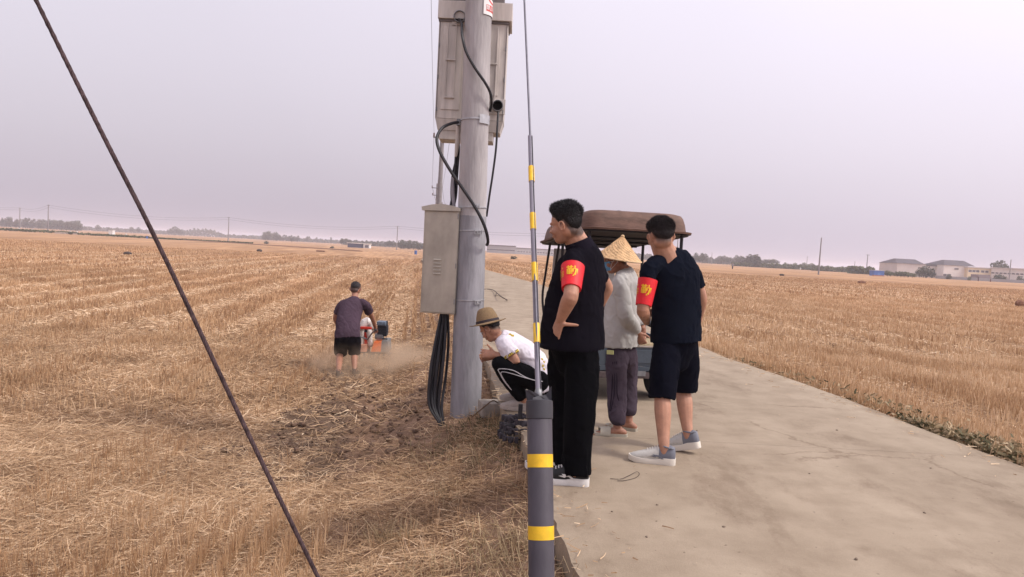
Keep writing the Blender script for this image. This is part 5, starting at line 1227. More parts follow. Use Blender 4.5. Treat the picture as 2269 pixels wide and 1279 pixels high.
for sx in (-1, 1):
    for dx, y1 in ((0, 1.98), (-.085, 1.86)):
        m = Mesh(); m.limb([(sx*(.47+dx), y1-.10, zc-.07), (sx*(.48+dx), y1+.04, 1.15), (sx*(.49+dx), y1+.10, .88), (sx*(.46+dx), y1+.06, .62), (sx*(.40+dx), y1, .50)], [.015]*5, n=8, sub=4); m.build('windscreen_frame', FRAME, tk, True)
GL = mat('dusty_screen', (.42, .40, .40), .4, var=.06); 
m = Mesh(); m.box((0, 2.0, 1.22), (.80, .006, .52), Matrix.Rotation(R(8), 3, 'X')); m.build('windscreen', GL, tk)
m = Mesh(); m.limb([(0, 2.02, .22), (0, 2.06, .5), (0, 2.04, .80), (0, 1.98, .95)], [(.30, .06), (.38, .08), (.36, .07), (.30, .04)], n=20, ref=(1, 0, 0), p=3); m.build('front_cowl', BEDM, tk, True)
m = Mesh(); m.tube([(-.36, 1.62, 1.02), (-.25, 1.75, 1.0), (0, 1.85, .96), (.25, 1.75, 1.0), (.36, 1.62, 1.02)], .014, 8, 4); m.build('handlebar', FRAME, tk, True)
SEAT = mat('seat_vinyl', (.03, .028, .033), .5, var=.2)
m = Mesh(); m.box((0, 1.32, .60), (.78, .34, .12), bev=.03); m.build('seat', SEAT, tk, True)
m = Mesh(); m.box((0, 1.14, .84), (.74, .09, .34), Matrix.Rotation(R(-8), 3, 'X'), bev=.03); m.build('backrest', SEAT, tk, True)
m = Mesh(); m.box((0, 1.3, .38), (.82, .5, .28), bev=.02); m.build('engine_box', BEDM, tk)
m = Mesh(); m.box((0, .56, .40), (1.06, 1.1, .03)); bed = m.build('bed_floor', BEDM, tk)
for x in (-.535, .535):
    m = Mesh(); m.box((x, .56, .47), (.022, 1.14, .20), bev=.004); m.build('side_board', BEDM, tk)
m = Mesh(); m.box((0, -.005, .445), (1.05, .022, .19), bev=.004); tg = m.build('tailgate', BEDM, tk)
for x in (-.42, -.14, .14, .42): m = Mesh(); m.box((x, -.0205, .445), (.22, .008, .13), bev=.003); m.build('pressed_panel', BEDM, tg)
m = Mesh(); m.box((0, -.008, .5455), (1.08, .035, .011)); m.build('top_rail', mat('rail_tan', (.33, .28, .24), .6, var=.2), tk)
m = Mesh(); m.box((0, -.012, .325), (1.02, .03, .045), bev=.004); m.build('lower_rail', BEDM, tk)
m = Mesh(); m.box((0, -.03, .262), (1.0, .05, .06), bev=.008); m.build('bumper', mat('bumper_brown', (.075, .055, .055), .7, var=.3, scale=20), tk)
m = Mesh(); m.box((0, -.062, .285), (.30, .006, .05)); m.build('number_plate', DSTEEL, tk)
for x in (-.4, .4): m = Mesh(); m.box((x, -.06, .30), (.10, .012, .04), bev=.003); m.build('tail_light', mat('tail_red', (.25, .015, .012), .3), tk)
# a folded straw mat lying in the bed shows above the tailgate
m = Mesh(); m.box((0, .30, .545), (.95, .5, .05), bev=.02); sm_ = m.build('straw_mat', mat('mat_straw', (.36, .28, .17), .9, var=.3, scale=30, bump=.5), None); sm_.location = TK; sm_.rotation_euler = (0, 0, R(9)); tag(sm_, 'yellowish folded mat lying in the tricycle bed', 'mat')
def wheel(x, y, r, w=.11):
    e_ = Mesh(); rt = Matrix.Rotation(R(90), 3, 'Y'); lathe(e_, [(r*.62, -w/2), (r*.9, -w/2), (r*.985, -w*.3), (r, 0), (r*.985, w*.3), (r*.9, w/2), (r*.62, w/2), (r*.60, 0)], (x, y, r), rt, 30); wh = e_.build('wheel', RUBB, tk, True)
    for f in (): pass
    m = Mesh(); lathe(m, [(.02, -w*.35), (r*.3, -w*.3), (r*.61, -w*.45), (r*.61, w*.45), (r*.3, w*.3), (.02, w*.35)], (x, y, r), rt, 24); m.build('rim', DSTEEL, wh, True)
wheel(-.38, .30, .25); wheel(.38, .30, .25); wheel(0, 2.0, .25, .09)
m = Mesh(); m.rod((-.38, .30, .25), (.38, .30, .25), .03); m.build('axle', FRAME, tk, True)
m = Mesh(); m.box((0, 1.1, .30), (.3, 2.0, .06)); m.build('chassis', FRAME, tk)

# ------------------------------------------------------------------ walk-behind cultivator
ORG = mat('cultivator_orange', (.60, .13, .03), .5, var=.15, scale=20); WHT = mat('cultivator_white', (.55, .50, .47), .5, var=.25, scale=30); REDP = mat('cultivator_red', (.50, .035, .02), .5, var=.2)
ENG = mat('engine_black', (.02, .022, .03), .5, var=.4, scale=40, bump=.4); ENB = mat('engine_bluegrey', (.10, .13, .17), .5, var=.3, scale=30)
TC = Vector((-2.481, 13.25, -0.487)); TC.z = -.74
tl = empty('cultivator', tuple(TC), 0, 'orange walk-behind cultivator with black engine working in the dust', 'cultivator')
def lp(p): return tuple(Vector(p)-TC)
m = Mesh(); m.limb([lp((-2.666, 13.2, -0.107)), lp((-2.576, 13.25, 0.023)), lp((-2.475, 13.3, -0.1))], [(.05, .06), (.09, .08), (.05, .06)], sub=3); m.build('fuel_tank', WHT, tl, True)
m = Mesh(); m.box(lp((-2.562, 13.12, -0.085)), (.20, .05, .045), bev=.01); m.build('control_plate', REDP, tl)
m = Mesh(); m.box(lp((-2.564, 13.14, -0.136)), (.05, .06, .05), bev=.01); m.build('lever_block', ENG, tl)
for a, b, r in (((803,735), (800,772), .045), ((818,735), (821,764), .055), ((811,735), (811,775), .035)):
    m = Mesh(); m.limb([lp(P_(a)), lp(P_(b))], [r, r*.8], sub=1, n=10); m.build('leg_casing', WHT if r > .04 else REDP, tl, True)
m = Mesh(); m.box(lp((-2.302, 13.35, -0.137)), (.17, .20, .20), bev=.02); eg = m.build('engine', ENG, tl)
for k in range(6): m = Mesh(); m.box(lp(((-2.302, 13.35, -0.137)[0], 13.35, (-2.302, 13.35, -0.137)[2]-.07+k*.028)), (.185, .215, .008)); m.build('cooling_fin', ENG, eg)
m = Mesh(); m.box(lp((-2.313, 13.33, -0.004)), (.17, .22, .075), bev=.02); m.build('air_filter', ENB, tl)
m = Mesh(); m.rod(lp((-2.227, 13.3, 0.036)), lp((-2.219, 13.3, -0.16)), .022); m.build('exhaust', ENG, tl, True)
m = Mesh(); m.box(lp((-2.35, 13.32, -0.243)), (.15, .16, .09), bev=.02); m.build('crankcase', DSTEEL, tl)
m = Mesh(); m.box(lp((-2.237, 13.2, -0.272)), (.10, .03, .02)); m.build('foot_rest', ENG, tl)
def fender(px0, px1, pxt0, pxt1, y0, y1, Yd, mt, nm='tine_guard'):
    a = [Vector(p)-TC for p in (P_((pxt0, y0), Yd), P_((pxt1, y0), Yd), P_((px1, y1), Yd-.06), P_((px0, y1), Yd-.06))]; m = Mesh(); V = [tuple(p) for p in a]+[tuple(p+V3(0, .35, .02)) for p in a]
    m.add(V, [(0, 1, 2, 3), (7, 6, 5, 4), (0, 4, 5, 1), (1, 5, 6, 2), (2, 6, 7, 3), (3, 7, 4, 0)]); return m.build(nm, mt, tl)
fender(822, 843, 829, 845, 757, 780, 13.15, ORG); fender(844, 860, 845.5, 859, 756, 781, 13.17, mat('guard_grey', (.14, .14, .14), .6, var=.2)); fender(797, 812, 798, 812, 764, 780, 13.15, mat('guard_dusty_red', (.42, .20, .13), .7, var=.2))
for a, b in (((813,752), (762,737)), ((815,752), (834,732))):
    m = Mesh(); q0, q1 = Vector(P_(a, 13.1)), Vector(P_(b, 12.95)); m.limb([lp(q0), lp(q0.lerp(q1, .6)+V3(0, -.03, .03)), lp(q1)], [.014]*3, sub=3, n=8); hb = m.build('handlebar', DSTEEL, tl, True)
    m = Mesh(); m.limb([lp(q1), lp(q1+V3(0, -.11, .02))], [.019, .019], sub=1, n=8); m.build('grip', ENG, hb, True)
m = Mesh(); m.rod(lp((TC.x-.35, 13.35, -.55)), lp((TC.x+.35, 13.35, -.55)), .02); rr_ = m.build('rotor_shaft', DSTEEL, tl, True)
for k in range(8):
    for q in range(4): m = Mesh(); a = q*math.pi/2+k*.4; m.box(lp((TC.x-.32+k*.09, 13.35+.10*math.cos(a), -.55+.10*math.sin(a))), (.012, .04, .20), Matrix.Rotation(a-math.pi/2, 3, 'X')); m.build('tine', DSTEEL, rr_)

# ------------------------------------------------------------------ things on the verge
# ribbed rubber pieces heaped by the guard
TRK = mat('rubber_track', (.040, .034, .042), .8, var=.35, scale=30, bump=.4)
tr0 = Vector((0.097, 5.95, 0.054)); 
for k in range(3):
    o = empty('rubber_track', (tr0.x+.02-.012*k, tr0.y-.02*k, .035+.062*(2-k)-.10), R(-14+9*k), ['uppermost ribbed dark rubber track piece in the heap beside the guy guard', 'middle ribbed dark rubber track piece in the heap beside the guy guard', 'lowest ribbed dark rubber track piece in the heap beside the guy guard'][k], 'rubber track', 'ribbed rubber pieces at the road edge')
    pts = [(.125*math.cos(t), .10*math.sin(t), .012*math.sin(2*t+k)) for t in np.linspace(0, 2*math.pi, 25)]
    m = Mesh(); m.limb(pts, [(.012, .024)]*25, n=8, sub=1, ref=(1, 0, 0), cap0=False, cap1=False); m.build('belt', TRK, o)
    for q in range(16):
        t = 2*math.pi*q/16; m = Mesh(); m.box((.137*math.cos(t), .112*math.sin(t), .012*math.sin(2*t+k)), (.026, .024, .05), Matrix.Rotation(t, 3, 'Z'), bev=.004); m.build('lug', TRK, o)
m = Mesh(); m.box((0, 0, 0), (.035, .02, .12), bev=.003); o = m.build('black_strap', BLKC); o.location = (0.117, 5.83, 0.148); tag(o, 'short black strap standing on the rubber heap', 'strap')
# lump of old concrete next to the pole
CB = mat('old_concrete', (.30, .26, .225), .9, var=.2, scale=12, bump=.5)
m = Mesh(); m.box((0, 0, 0), (.20, .22, .14), Matrix.Rotation(R(14), 3, 'Z'), bev=.02); o = m.build('concrete_block', CB, None, True); o.location = (-0.149, 6.95, -0.081); tag(o, 'small block of old concrete between the pole base and the road', 'concrete block')
m = Mesh(); m.tube([(-0.304, 6.6, -0.096), (-0.188, 6.65, 0.002), (-0.122, 6.7, 0.045), (-0.072, 6.75, 0.016)], .006, 5, 5); tag(m.build('dry_twig', GOLD), 'thin dry twig leaning by the pole foot', 'twig')
# loose wires on the road
WIRE = mat('rusty_thin_wire', (.10, .075, .06), .7, .3, var=.2)
def rw(name, pts, r, label):
    m = Mesh(); m.tube([(x, y, z+.004) for x, y, z in pts], r, 5, 5); tag(m.build(name, WIRE), label, 'wire')
rw('thin_wire', [((-0.937, 26.0, 0.232)[0]-.2, 26, .02), (-0.699, 25.832, 0.03), (-0.404, 22.193, 0.1), (-0.269, 20.47, 0.12), (-0.118, 20.958, 0.02), (-0.28, 22.371, 0.0), (-0.472, 23.479, 0.05), (-0.492, 22.638, 0.0)], .014, 'long bent wire lying on the far road beside the pole')
rw('thin_wire', [(0.688, 4.65, 0.0), (0.748, 4.632, 0.006), (0.813, 4.715, 0.004), (0.879, 4.801, 0.008), (0.897, 4.781, 0.0), (0.857, 4.697, 0.0), (0.779, 4.628, 0.0), (0.728, 4.611, 0.0)], .0022, 'thin curly wire lying on the concrete in front of the sandals')
PB_ = mat('pebble', (.16, .12, .09), .9, var=.4, scale=40)
for i, (x, y, s_) in enumerate([(1.2, 3.9, .010), (1.75, 3.55, .012), (.75, 3.7, .009), (2.6, 3.35, .012), (1.6, 6.1, .013), (2.5, 4.3, .010), (.9, 4.2, .008), (3.3, 4.1, .010), (2.1, 5.0, .009), (2.9, 6.4, .011), (1.95, 3.1, .009), (1.1, 3.2, .008), (.62, 4.05, .007), (3.1, 5.3, .011)]):
    m = Mesh(); m.ell((0, 0, 0), (s_, s_*.7, s_*.5), Matrix.Rotation(i, 3, 'Z'), 7, 5); o = m.build('pebble', PB_); o.location = (x, y, s_*.35); tag(o, 'tiny dark crumb of soil lying on the concrete road', 'pebble', 'soil crumbs scattered on the road')

# ------------------------------------------------------------------ dust behind the cultivator
def dust():
    m = Mesh(); c = Vector((-1.9, 12.1, -.58)); m.ell((0, 0, 0), (1.75, 1.35, .46), None, 24, 14); o = m.build('dust_cloud', None); o.location = c
    mt = bpy.data.materials.new('dust'); mt.use_nodes = True; t = mt.node_tree; L = t.links.new; t.nodes.remove(t.nodes['Principled BSDF'])
    pv = t.nodes.new('ShaderNodeVolumePrincipled'); pv.inputs['Color'].default_value = (.80, .62, .45, 1); pv.inputs['Anisotropy'].default_value = .2
    tcn = t.nodes.new('ShaderNodeTexCoord'); mp = t.nodes.new('ShaderNodeMapping'); mp.inputs['Scale'].default_value = (1/1.75, 1/1.35, 1/.46); L(tcn.outputs['Object'], mp.inputs[0])
    ln = t.nodes.new('ShaderNodeVectorMath'); ln.operation = 'LENGTH'; L(mp.outputs[0], ln.inputs[0])
    mr_ = t.nodes.new('ShaderNodeMapRange'); mr_.interpolation_type = 'SMOOTHSTEP'; L(ln.outputs['Value'], mr_.inputs[0]); mr_.inputs['From Min'].default_value = 1; mr_.inputs['From Max'].default_value = .15
    nz_ = t.nodes.new('ShaderNodeTexNoise'); nz_.inputs['Scale'].default_value = 1.9; nz_.inputs['Detail'].default_value = 3; L(tcn.outputs['Object'], nz_.inputs['Vector'])
    m2 = t.nodes.new('ShaderNodeMapRange'); L(nz_.outputs[0], m2.inputs[0]); m2.inputs['From Min'].default_value = .42; m2.inputs['From Max'].default_value = .68
    a_ = t.nodes.new('ShaderNodeMath'); a_.operation = 'MULTIPLY'; L(mr_.outputs[0], a_.inputs[0]); L(m2.outputs[0], a_.inputs[1])
    b_ = t.nodes.new('ShaderNodeMath'); b_.operation = 'MULTIPLY'; L(a_.outputs[0], b_.inputs[0]); b_.inputs[1].default_value = 4.6; L(b_.outputs[0], pv.inputs['Density'])
    L(pv.outputs[0], t.nodes['Material Output'].inputs['Volume']); mt.cycles.homogeneous_volume = False if hasattr(mt, 'cycles') else None
    o.data.materials.clear(); o.data.materials.append(mt); tag(o, 'pale brown dust cloud raised round the cultivator and the man', 'dust', kind='stuff')
dust()

# ------------------------------------------------------------------ far country
GZ = -.6
def brg(px): return (px-1134.5)/1639*.9987-.0026      # tangent of the bearing of a point on the horizon
def at(px, D): return brg(px)*D, D
def gzf(x, y): return float(hz(np.array([x]), np.array([y]), False)[0])
CONCF = mat('far_pole_concrete', (.22, .205, .21), .8, var=.1); WIREM = mat('overhead_wire', (.09, .085, .10), .7)
def far_pole(x, y, h, r=.17, arms=((.35, 1.5),), label='', group=None, rz=0, lean=0, ins=True):
    z = gzf(x, y)-.3; o = empty('power_pole', (x, y, z), rz, label, 'power pole', group); h += .3
    m = Mesh(); m.rod((0, 0, 0), (lean*h, 0, h), r, 10, r*.6); m.build('shaft', CONCF, o, True)
    for dz, w in arms:
        m = Mesh(); m.box((lean*h, -.12, h-dz), (w, .08, .08)); a = m.build('crossarm', DSTEEL, o)
        if ins:
            for dx in (-w*.46, w*.46): m = Mesh(); m.limb([(dx+lean*h, -.12, h-dz+.04), (dx+lean*h, -.12, h-dz+.22)], [.05, .04], n=6, sub=1); m.build('insulator', INS, a)
    return (x, y, z+h)
def wire(a, b, sag, r, label, group=None):
    a, b = Vector(a), Vector(b); m = Mesh(); m.limb([tuple(a.lerp(b, t)-V3(0, 0, sag*4*t*(1-t))) for t in np.linspace(0, 1, 13)], [r]*13, n=5, sub=1, cap0=False, cap1=False)
    tag(m.build('overhead_wire', WIREM), label, 'wire', group)
# line beside the road, seen past the left edge of the pole
x2, y2 = (-4.354, 42.0, 1.483)[0], 42
p2 = far_pole(x2, y2, 8.55, .17, ((.75, 1.0), (.25, .4)), 'near pole of the power line rising above the stainless cabinet', 'power line along the road')
x3, y3 = (-8.8, 82.0, 1.527)[0], 82
p3 = far_pole(x3, y3, 8.6, .17, ((.5, 1.2), (1.3, 1.0)), 'farther pole just showing over the stainless cabinet', 'power line along the road')
x4, y4 = (-12.202, 122.0, 1.625)[0], 122
p4 = far_pole(x4, y4, 9.0, .17, ((.5, 1.3),), 'farthest pole just above the stainless cabinet roof', 'power line along the road')
for i, (dx, w) in enumerate(((-.68, -.46), (-.3, 0), (.68, .46))):
    a = (pole_at(9.25)[0]+dx, 7.15, 9.27); b = (p2[0]+w, p2[1]-.12, p2[2]-.5)
    wire(a, b, .5, .006, ['left', 'middle', 'right'][i]+' wire running from the pole top down to the next pole', 'wires along the road')
    wire(b, (p3[0]+w*1.2, p3[1]-.12, p3[2]-.3), .5, .010, ['left', 'middle', 'right'][i]+' wire between the second and third roadside poles', 'wires along the road')
    wire((p3[0]+w*1.2, p3[1]-.12, p3[2]-.3), (p4[0]+w*1.3, p4[1]-.12, p4[2]-.3), .5, .018, ['left', 'middle', 'right'][i]+' wire between the two farthest roadside poles', 'wires along the road')
# line across the left field
PL = []
for px, D, h, lb in ((42, 335, 10.2, 'leftmost thin power pole above the tree line'), (105, 276, 10.4, 'taller of the two poles at the left end of the field'), (505, 316, 10.3, 'lone power pole in the middle of the left field'), (879, 322, 10.4, 'power pole just left of the cabinet against the sky')):
    x, y = at(px, D); PL.append(far_pole(x, y, h, .24, ((.4, 1.7),) if px > 800 else ((.3, .9),), lb, 'power line across the left field'))
x, y = at(1500, 250); PR = far_pole(x, y, 11.5, .2, ((.4, 1.6),), 'power pole behind the tricycle canopy', 'power line across the left field')
PL0 = (PL[0][0]-120, PL[0][1]+20, PL[0][2])
for k, (a, b, n_) in enumerate(((PL0, PL[0], 'left of the leftmost pole'), (PL[0], PL[1], 'between the two left poles'), (PL[1], PL[2], 'from the left poles to the lone pole'), (PL[2], PL[3], 'from the lone pole to the pole by the cabinet'), (PL[3], PR, 'passing behind the concrete pole towards the canopy'))):
    for q, dz in enumerate((0, -.9)):
        wire((a[0], a[1], a[2]+dz-.1), (b[0], b[1], b[2]+dz-.1), 1.1 if k < 2 else 1.9, .032, ('upper' if q == 0 else 'lower')+' distant wire '+n_, 'distant wires')
# right side
for px, D, h, r, arms, lb in ((1815.5, 178, 8.9, .20, (), 'tall bare pole standing alone in the right field'), (1921, 300, 8.0, .22, ((.3, 1.4),), 'pole with a short crossarm left of the blue shed'), (1894, 330, 5.2, .16, (), 'short thin pole in the hedge line'), (2238, 262, 8.0, .22, (), 'pole in front of the long white building'), (1577, 480, 7.5, .25, (), 'thin pole among the trees right of the canopy'), (1788, 520, 9, .25, (), 'faint pole behind the hedge')):
    x, y = at(px, D); far_pole(x, y, h, r, arms, lb, None, lean=.012)

# trees
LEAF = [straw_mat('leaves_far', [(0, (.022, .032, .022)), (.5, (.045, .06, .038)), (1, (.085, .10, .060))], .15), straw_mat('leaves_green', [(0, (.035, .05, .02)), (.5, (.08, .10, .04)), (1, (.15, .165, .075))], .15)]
BARK = mat('bark', (.10, .075, .06), .9, var=.2)
def crown_mesh(nm, lobes, n, leaf, mt):
    """many small leaf clumps spread through lobes of a unit-high crown"""
    V = []; F = []; T = []; b0 = 0
    w = np.array([l[3]*l[3]*l[4] for l in lobes]); w /= w.sum()
    for i in range(n):
        l = lobes[rng.choice(len(lobes), p=w)]; d = rng.normal(size=3); d /= np.linalg.norm(d); r = rng.random()**.4
        c = np.array(l[:3])+d*r*np.array([l[3], l[3], l[4]]); u = rng.normal(size=3); u /= np.linalg.norm(u); v = np.cross(u, rng.normal(size=3)); v /= np.linalg.norm(v)
        s_ = leaf*(.5+rng.random()); V += [c-u*s_, c+v*s_*.7, c+u*s_, c-v*s_*.7]; F.append([b0, b0+1, b0+2, b0+3]); b0 += 4
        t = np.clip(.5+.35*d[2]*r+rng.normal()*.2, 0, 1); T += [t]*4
    return fastmesh(nm, V, F, mt, False, {'tint': T})
KINDS = {
 'poplar': ([(0, 0, .55, .13, .42), (.03, 0, .35, .16, .25), (-.03, .02, .75, .09, .22)], 260, .045),
 'round': ([(0, 0, .62, .36, .34), (.22, .05, .5, .24, .24), (-.24, 0, .52, .24, .25), (0, .1, .82, .2, .17)], 420, .05),
 'wide': ([(0, 0, .7, .42, .22), (.4, 0, .62, .3, .16), (-.4, 0, .66, .3, .18), (.1, 0, .85, .25, .12)], 420, .045),
 'dense': ([(0, 0, .5, .34, .48), (.15, 0, .4, .28, .36), (-.15, 0, .45, .28, .4)], 420, .055)}
CR = {}
for k_, (lo, n_, lf) in KINDS.items():
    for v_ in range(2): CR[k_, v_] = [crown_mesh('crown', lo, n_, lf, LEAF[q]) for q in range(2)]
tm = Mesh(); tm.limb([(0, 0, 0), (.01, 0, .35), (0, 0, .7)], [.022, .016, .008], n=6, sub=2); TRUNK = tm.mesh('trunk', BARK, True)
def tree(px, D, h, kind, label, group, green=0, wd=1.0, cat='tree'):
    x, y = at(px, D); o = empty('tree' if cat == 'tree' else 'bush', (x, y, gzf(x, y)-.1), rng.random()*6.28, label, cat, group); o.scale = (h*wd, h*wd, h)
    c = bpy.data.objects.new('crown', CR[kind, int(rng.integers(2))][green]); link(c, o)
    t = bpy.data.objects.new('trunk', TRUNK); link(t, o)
    if cat == 'bush': c.location.z = -.12
    return o
LBL = {'poplar': 'slender poplar', 'round': 'round-crowned tree', 'wide': 'flat-topped tree', 'dense': 'dense dark tree'}
ORD = ['leftmost', 'second', 'third', 'fourth', 'fifth', 'sixth', 'seventh', 'eighth', 'ninth', 'tenth', 'eleventh', 'twelfth', 'thirteenth', 'fourteenth', 'fifteenth', 'sixteenth', 'seventeenth', 'eighteenth', 'nineteenth', 'twentieth']+['twenty-'+q for q in ('first', 'second', 'third', 'fourth', 'fifth', 'sixth', 'seventh', 'eighth', 'ninth')]+['thirtieth']
def row(pxs, D, hs, kind, where, green=0, wd=1.0):
    pxs = sorted(pxs); n_ = len(pxs)
    for i, px in enumerate(pxs): tree(px, D*(1+.05*rng.normal()), hs*(.8+.4*rng.random()), kind, (ORD[i] if i < n_-1 else 'rightmost')+' '+LBL[kind]+' in the far line '+where, LBL[kind]+'s '+where, green, wd)
row(np.linspace(2, 172, 30)+rng.normal(size=30)*1.5, 640, 8.3, 'poplar', 'at the left edge', wd=1.5)
row(np.linspace(110, 176, 14), 660, 8.6, 'dense', 'left of the stay wire', wd=.9)
row([186, 215, 240, 258, 290, 305, 338], 800, 6.2, 'round', 'behind the white huts')
row([375, 386, 396, 402], 800, 8.5, 'round', 'left of the low wood')
row(np.linspace(584, 614, 9), 720, 8.6, 'dense', 'right of the lone pole', wd=.8)
row([620, 627, 634, 640, 646, 652, 658], 740, 7, 'poplar', 'right of the tree block', wd=2)
row([678, 681, 684, 701, 733], 900, 7.5, 'poplar', 'near the middle of the left horizon', wd=1.6)
row([757, 766, 775, 855, 862, 870], 520, 4.6, 'round', 'around the low sheds')
row([888, 892, 897, 903, 909, 915, 921, 927, 932, 940, 948], 420, 5.4, 'dense', 'just left of the cabinet')
row([1543, 1550, 1556, 1563], 430, 6.0, 'round', 'right of the canopy', wd=.8)
row([1497, 1504, 1512, 1522, 1531], 440, 6.0, 'round', 'seen under the canopy', wd=.8)
row([1596, 1604, 1612, 1618, 1626, 1634, 1640], 520, 6.6, 'round', 'beyond the right field')
row([1649, 1656, 1661, 1667, 1671, 1677, 1684], 440, 6.6, 'poplar', 'beyond the right field', wd=2.2)
row([1696, 1705, 1712, 1716], 460, 5.2, 'wide', 'beyond the right field')
row([1742, 1752, 1762, 1775, 1783, 1792, 1800], 430, 4.0, 'round', 'above the right hedge', 1)
tree(1982, 300, 5.5, 'round', 'leafy tree against the end wall of the first gabled building', None, 1, .8)
tree(2215, 330, 9.6, 'wide', 'broad tree showing above the long white building roof', None, 0, .75)
for px, h, w_, nm in ((2040, 4.2, 1.0, 'left'), (2052, 4.8, 1.0, 'middle, tallest'), (2066, 4.0, 1.0, 'right')): tree(px, 262, h, 'dense', nm+' dense tree of the clump before the grey flat block', 'tree clump before the grey walls', 0, w_)
for i, (px, h, D, q) in enumerate(((2210, 3.2, 255, 0), (2219, 3.4, 255, 0), (2228, 2.6, 255, 0), (2262, 3.2, 255, 0), (2104, 2.4, 258, 0), (2150, 1.8, 250, 1))): tree(px, D, h, 'dense', ['first dark bush under the long white building', 'second, taller dark bush under the long white building', 'third, low dark bush under the long white building', 'dark bush at the very right edge before the white building', 'dark bush before the second gabled building', 'small greenish bush before the cream building'][i], 'bushes before the pale buildings', q, 1.1, 'bush')
for i, px in enumerate((1968, 1975, 1990, 1998, 2006, 2014, 2024)): tree(px, 240, 2.0+rng.random()*.5, 'round', ORD[i]+' green bush from the blue shed towards the tree clump', 'bushes right of the blue shed', 1, 1.6, 'bush')
for px, D, s_, lb in ((1138.5, 150, .95, 'lone dark bush in the stubble right of the pole'), (155, 250, 1.0, 'dark weedy bush on the left field boundary'), (590, 280, 1.5, 'dark bush right of the lone pole'), (736, 240, 1.0, 'low brown bush near the far field edge')): tree(px, D, s_, 'dense', lb, None, 0, 2.0, 'bush')
def belt(name, segs, label, mt, n, leaf):
    """segs: (px0, px1, D, h0, h1, depth)"""
    V = []; F = []; T = []; b0 = 0; tot = sum(abs(s_[1]-s_[0]) for s_ in segs)
    for p0, p1, D, h0, h1, dp in segs:
        for i in range(int(n*abs(p1-p0)/tot)):
            t = rng.random(); px = p0+(p1-p0)*t; d = D+dp*rng.random(); x, y = at(px, d); h = (h0+(h1-h0)*t)*(.72+.5*float(vnoise(px*.35, 1, 5)))
            c = np.array([x, y, GZ+h*rng.random()**.7]); u = rng.normal(size=3); u /= np.linalg.norm(u); v = np.cross(u, rng.normal(size=3)); v /= np.linalg.norm(v)
            s_ = leaf*(.5+rng.random()); V += [c-u*s_, c+v*s_*.7, c+u*s_, c-v*s_*.7]; F.append([b0, b0+1, b0+2, b0+3]); b0 += 4; T += [np.clip(.5+rng.normal()*.25, 0, 1)]*4
    o = bpy.data.objects.new(name, fastmesh(name, V, F, mt, False, {'tint': T})); link(o); tag(o, label, kind='stuff')
belt('distant_woods', [(-60, 180, 760, 5.5, 5.5, 60), (175, 400, 980, 4.6, 4.2, 60), (398, 430, 980, 4, 9, 60), (430, 470, 980, 9.5, 9.5, 60), (470, 497, 980, 9, 4, 60), (495, 585, 980, 4, 4.2, 60), (580, 760, 900, 4, 3.4, 60), (760, 940, 620, 3.4, 3.6, 60), (1320, 1560, 700, 5, 5, 60), (1560, 1700, 600, 4.5, 3.6, 60)], 'far low woods along the horizon', LEAF[0], 26000, 1.1)
belt('hedge', [(1622, 1700, 400, 1.9, 2.1, 10), (1700, 1800, 385, 2.1, 2.2, 10), (1800, 1880, 350, 2.2, 2.2, 10), (1880, 1937, 285, 2.4, 2.6, 8)], 'long dark green hedge beyond the right field', LEAF[1], 9000, .55)
belt('field_bank_weeds', [(-20, 170, 262, .7, .7, 2), (170, 330, 250, .5, .5, 2), (330, 560, 250, .25, .25, 2)], 'weeds along the boundary of the left field', LEAF[1], 3500, .3)
# boundary ridges
def ridge(name, p0, p1, D0, D1, h, label, mt):
    m = Mesh(); pts = []
    for i in range(25):
        t = i/24; D = D0+(D1-D0)*t; x, y = at(p0+(p1-p0)*t, D); pts.append((x, y, gzf(x, y)+h*.15))
    m.limb(pts, [(h*2.2, h)]*25, n=6, sub=1, ref=(0, 1, 0)); tag(m.build(name, mt), label, 'bank')
ridge('earth_bank', 330, 800, 262, 190, .28, 'low reddish earth bank crossing the far left field', mat('bank_earth', (.22, .12, .07), .9, var=.2))

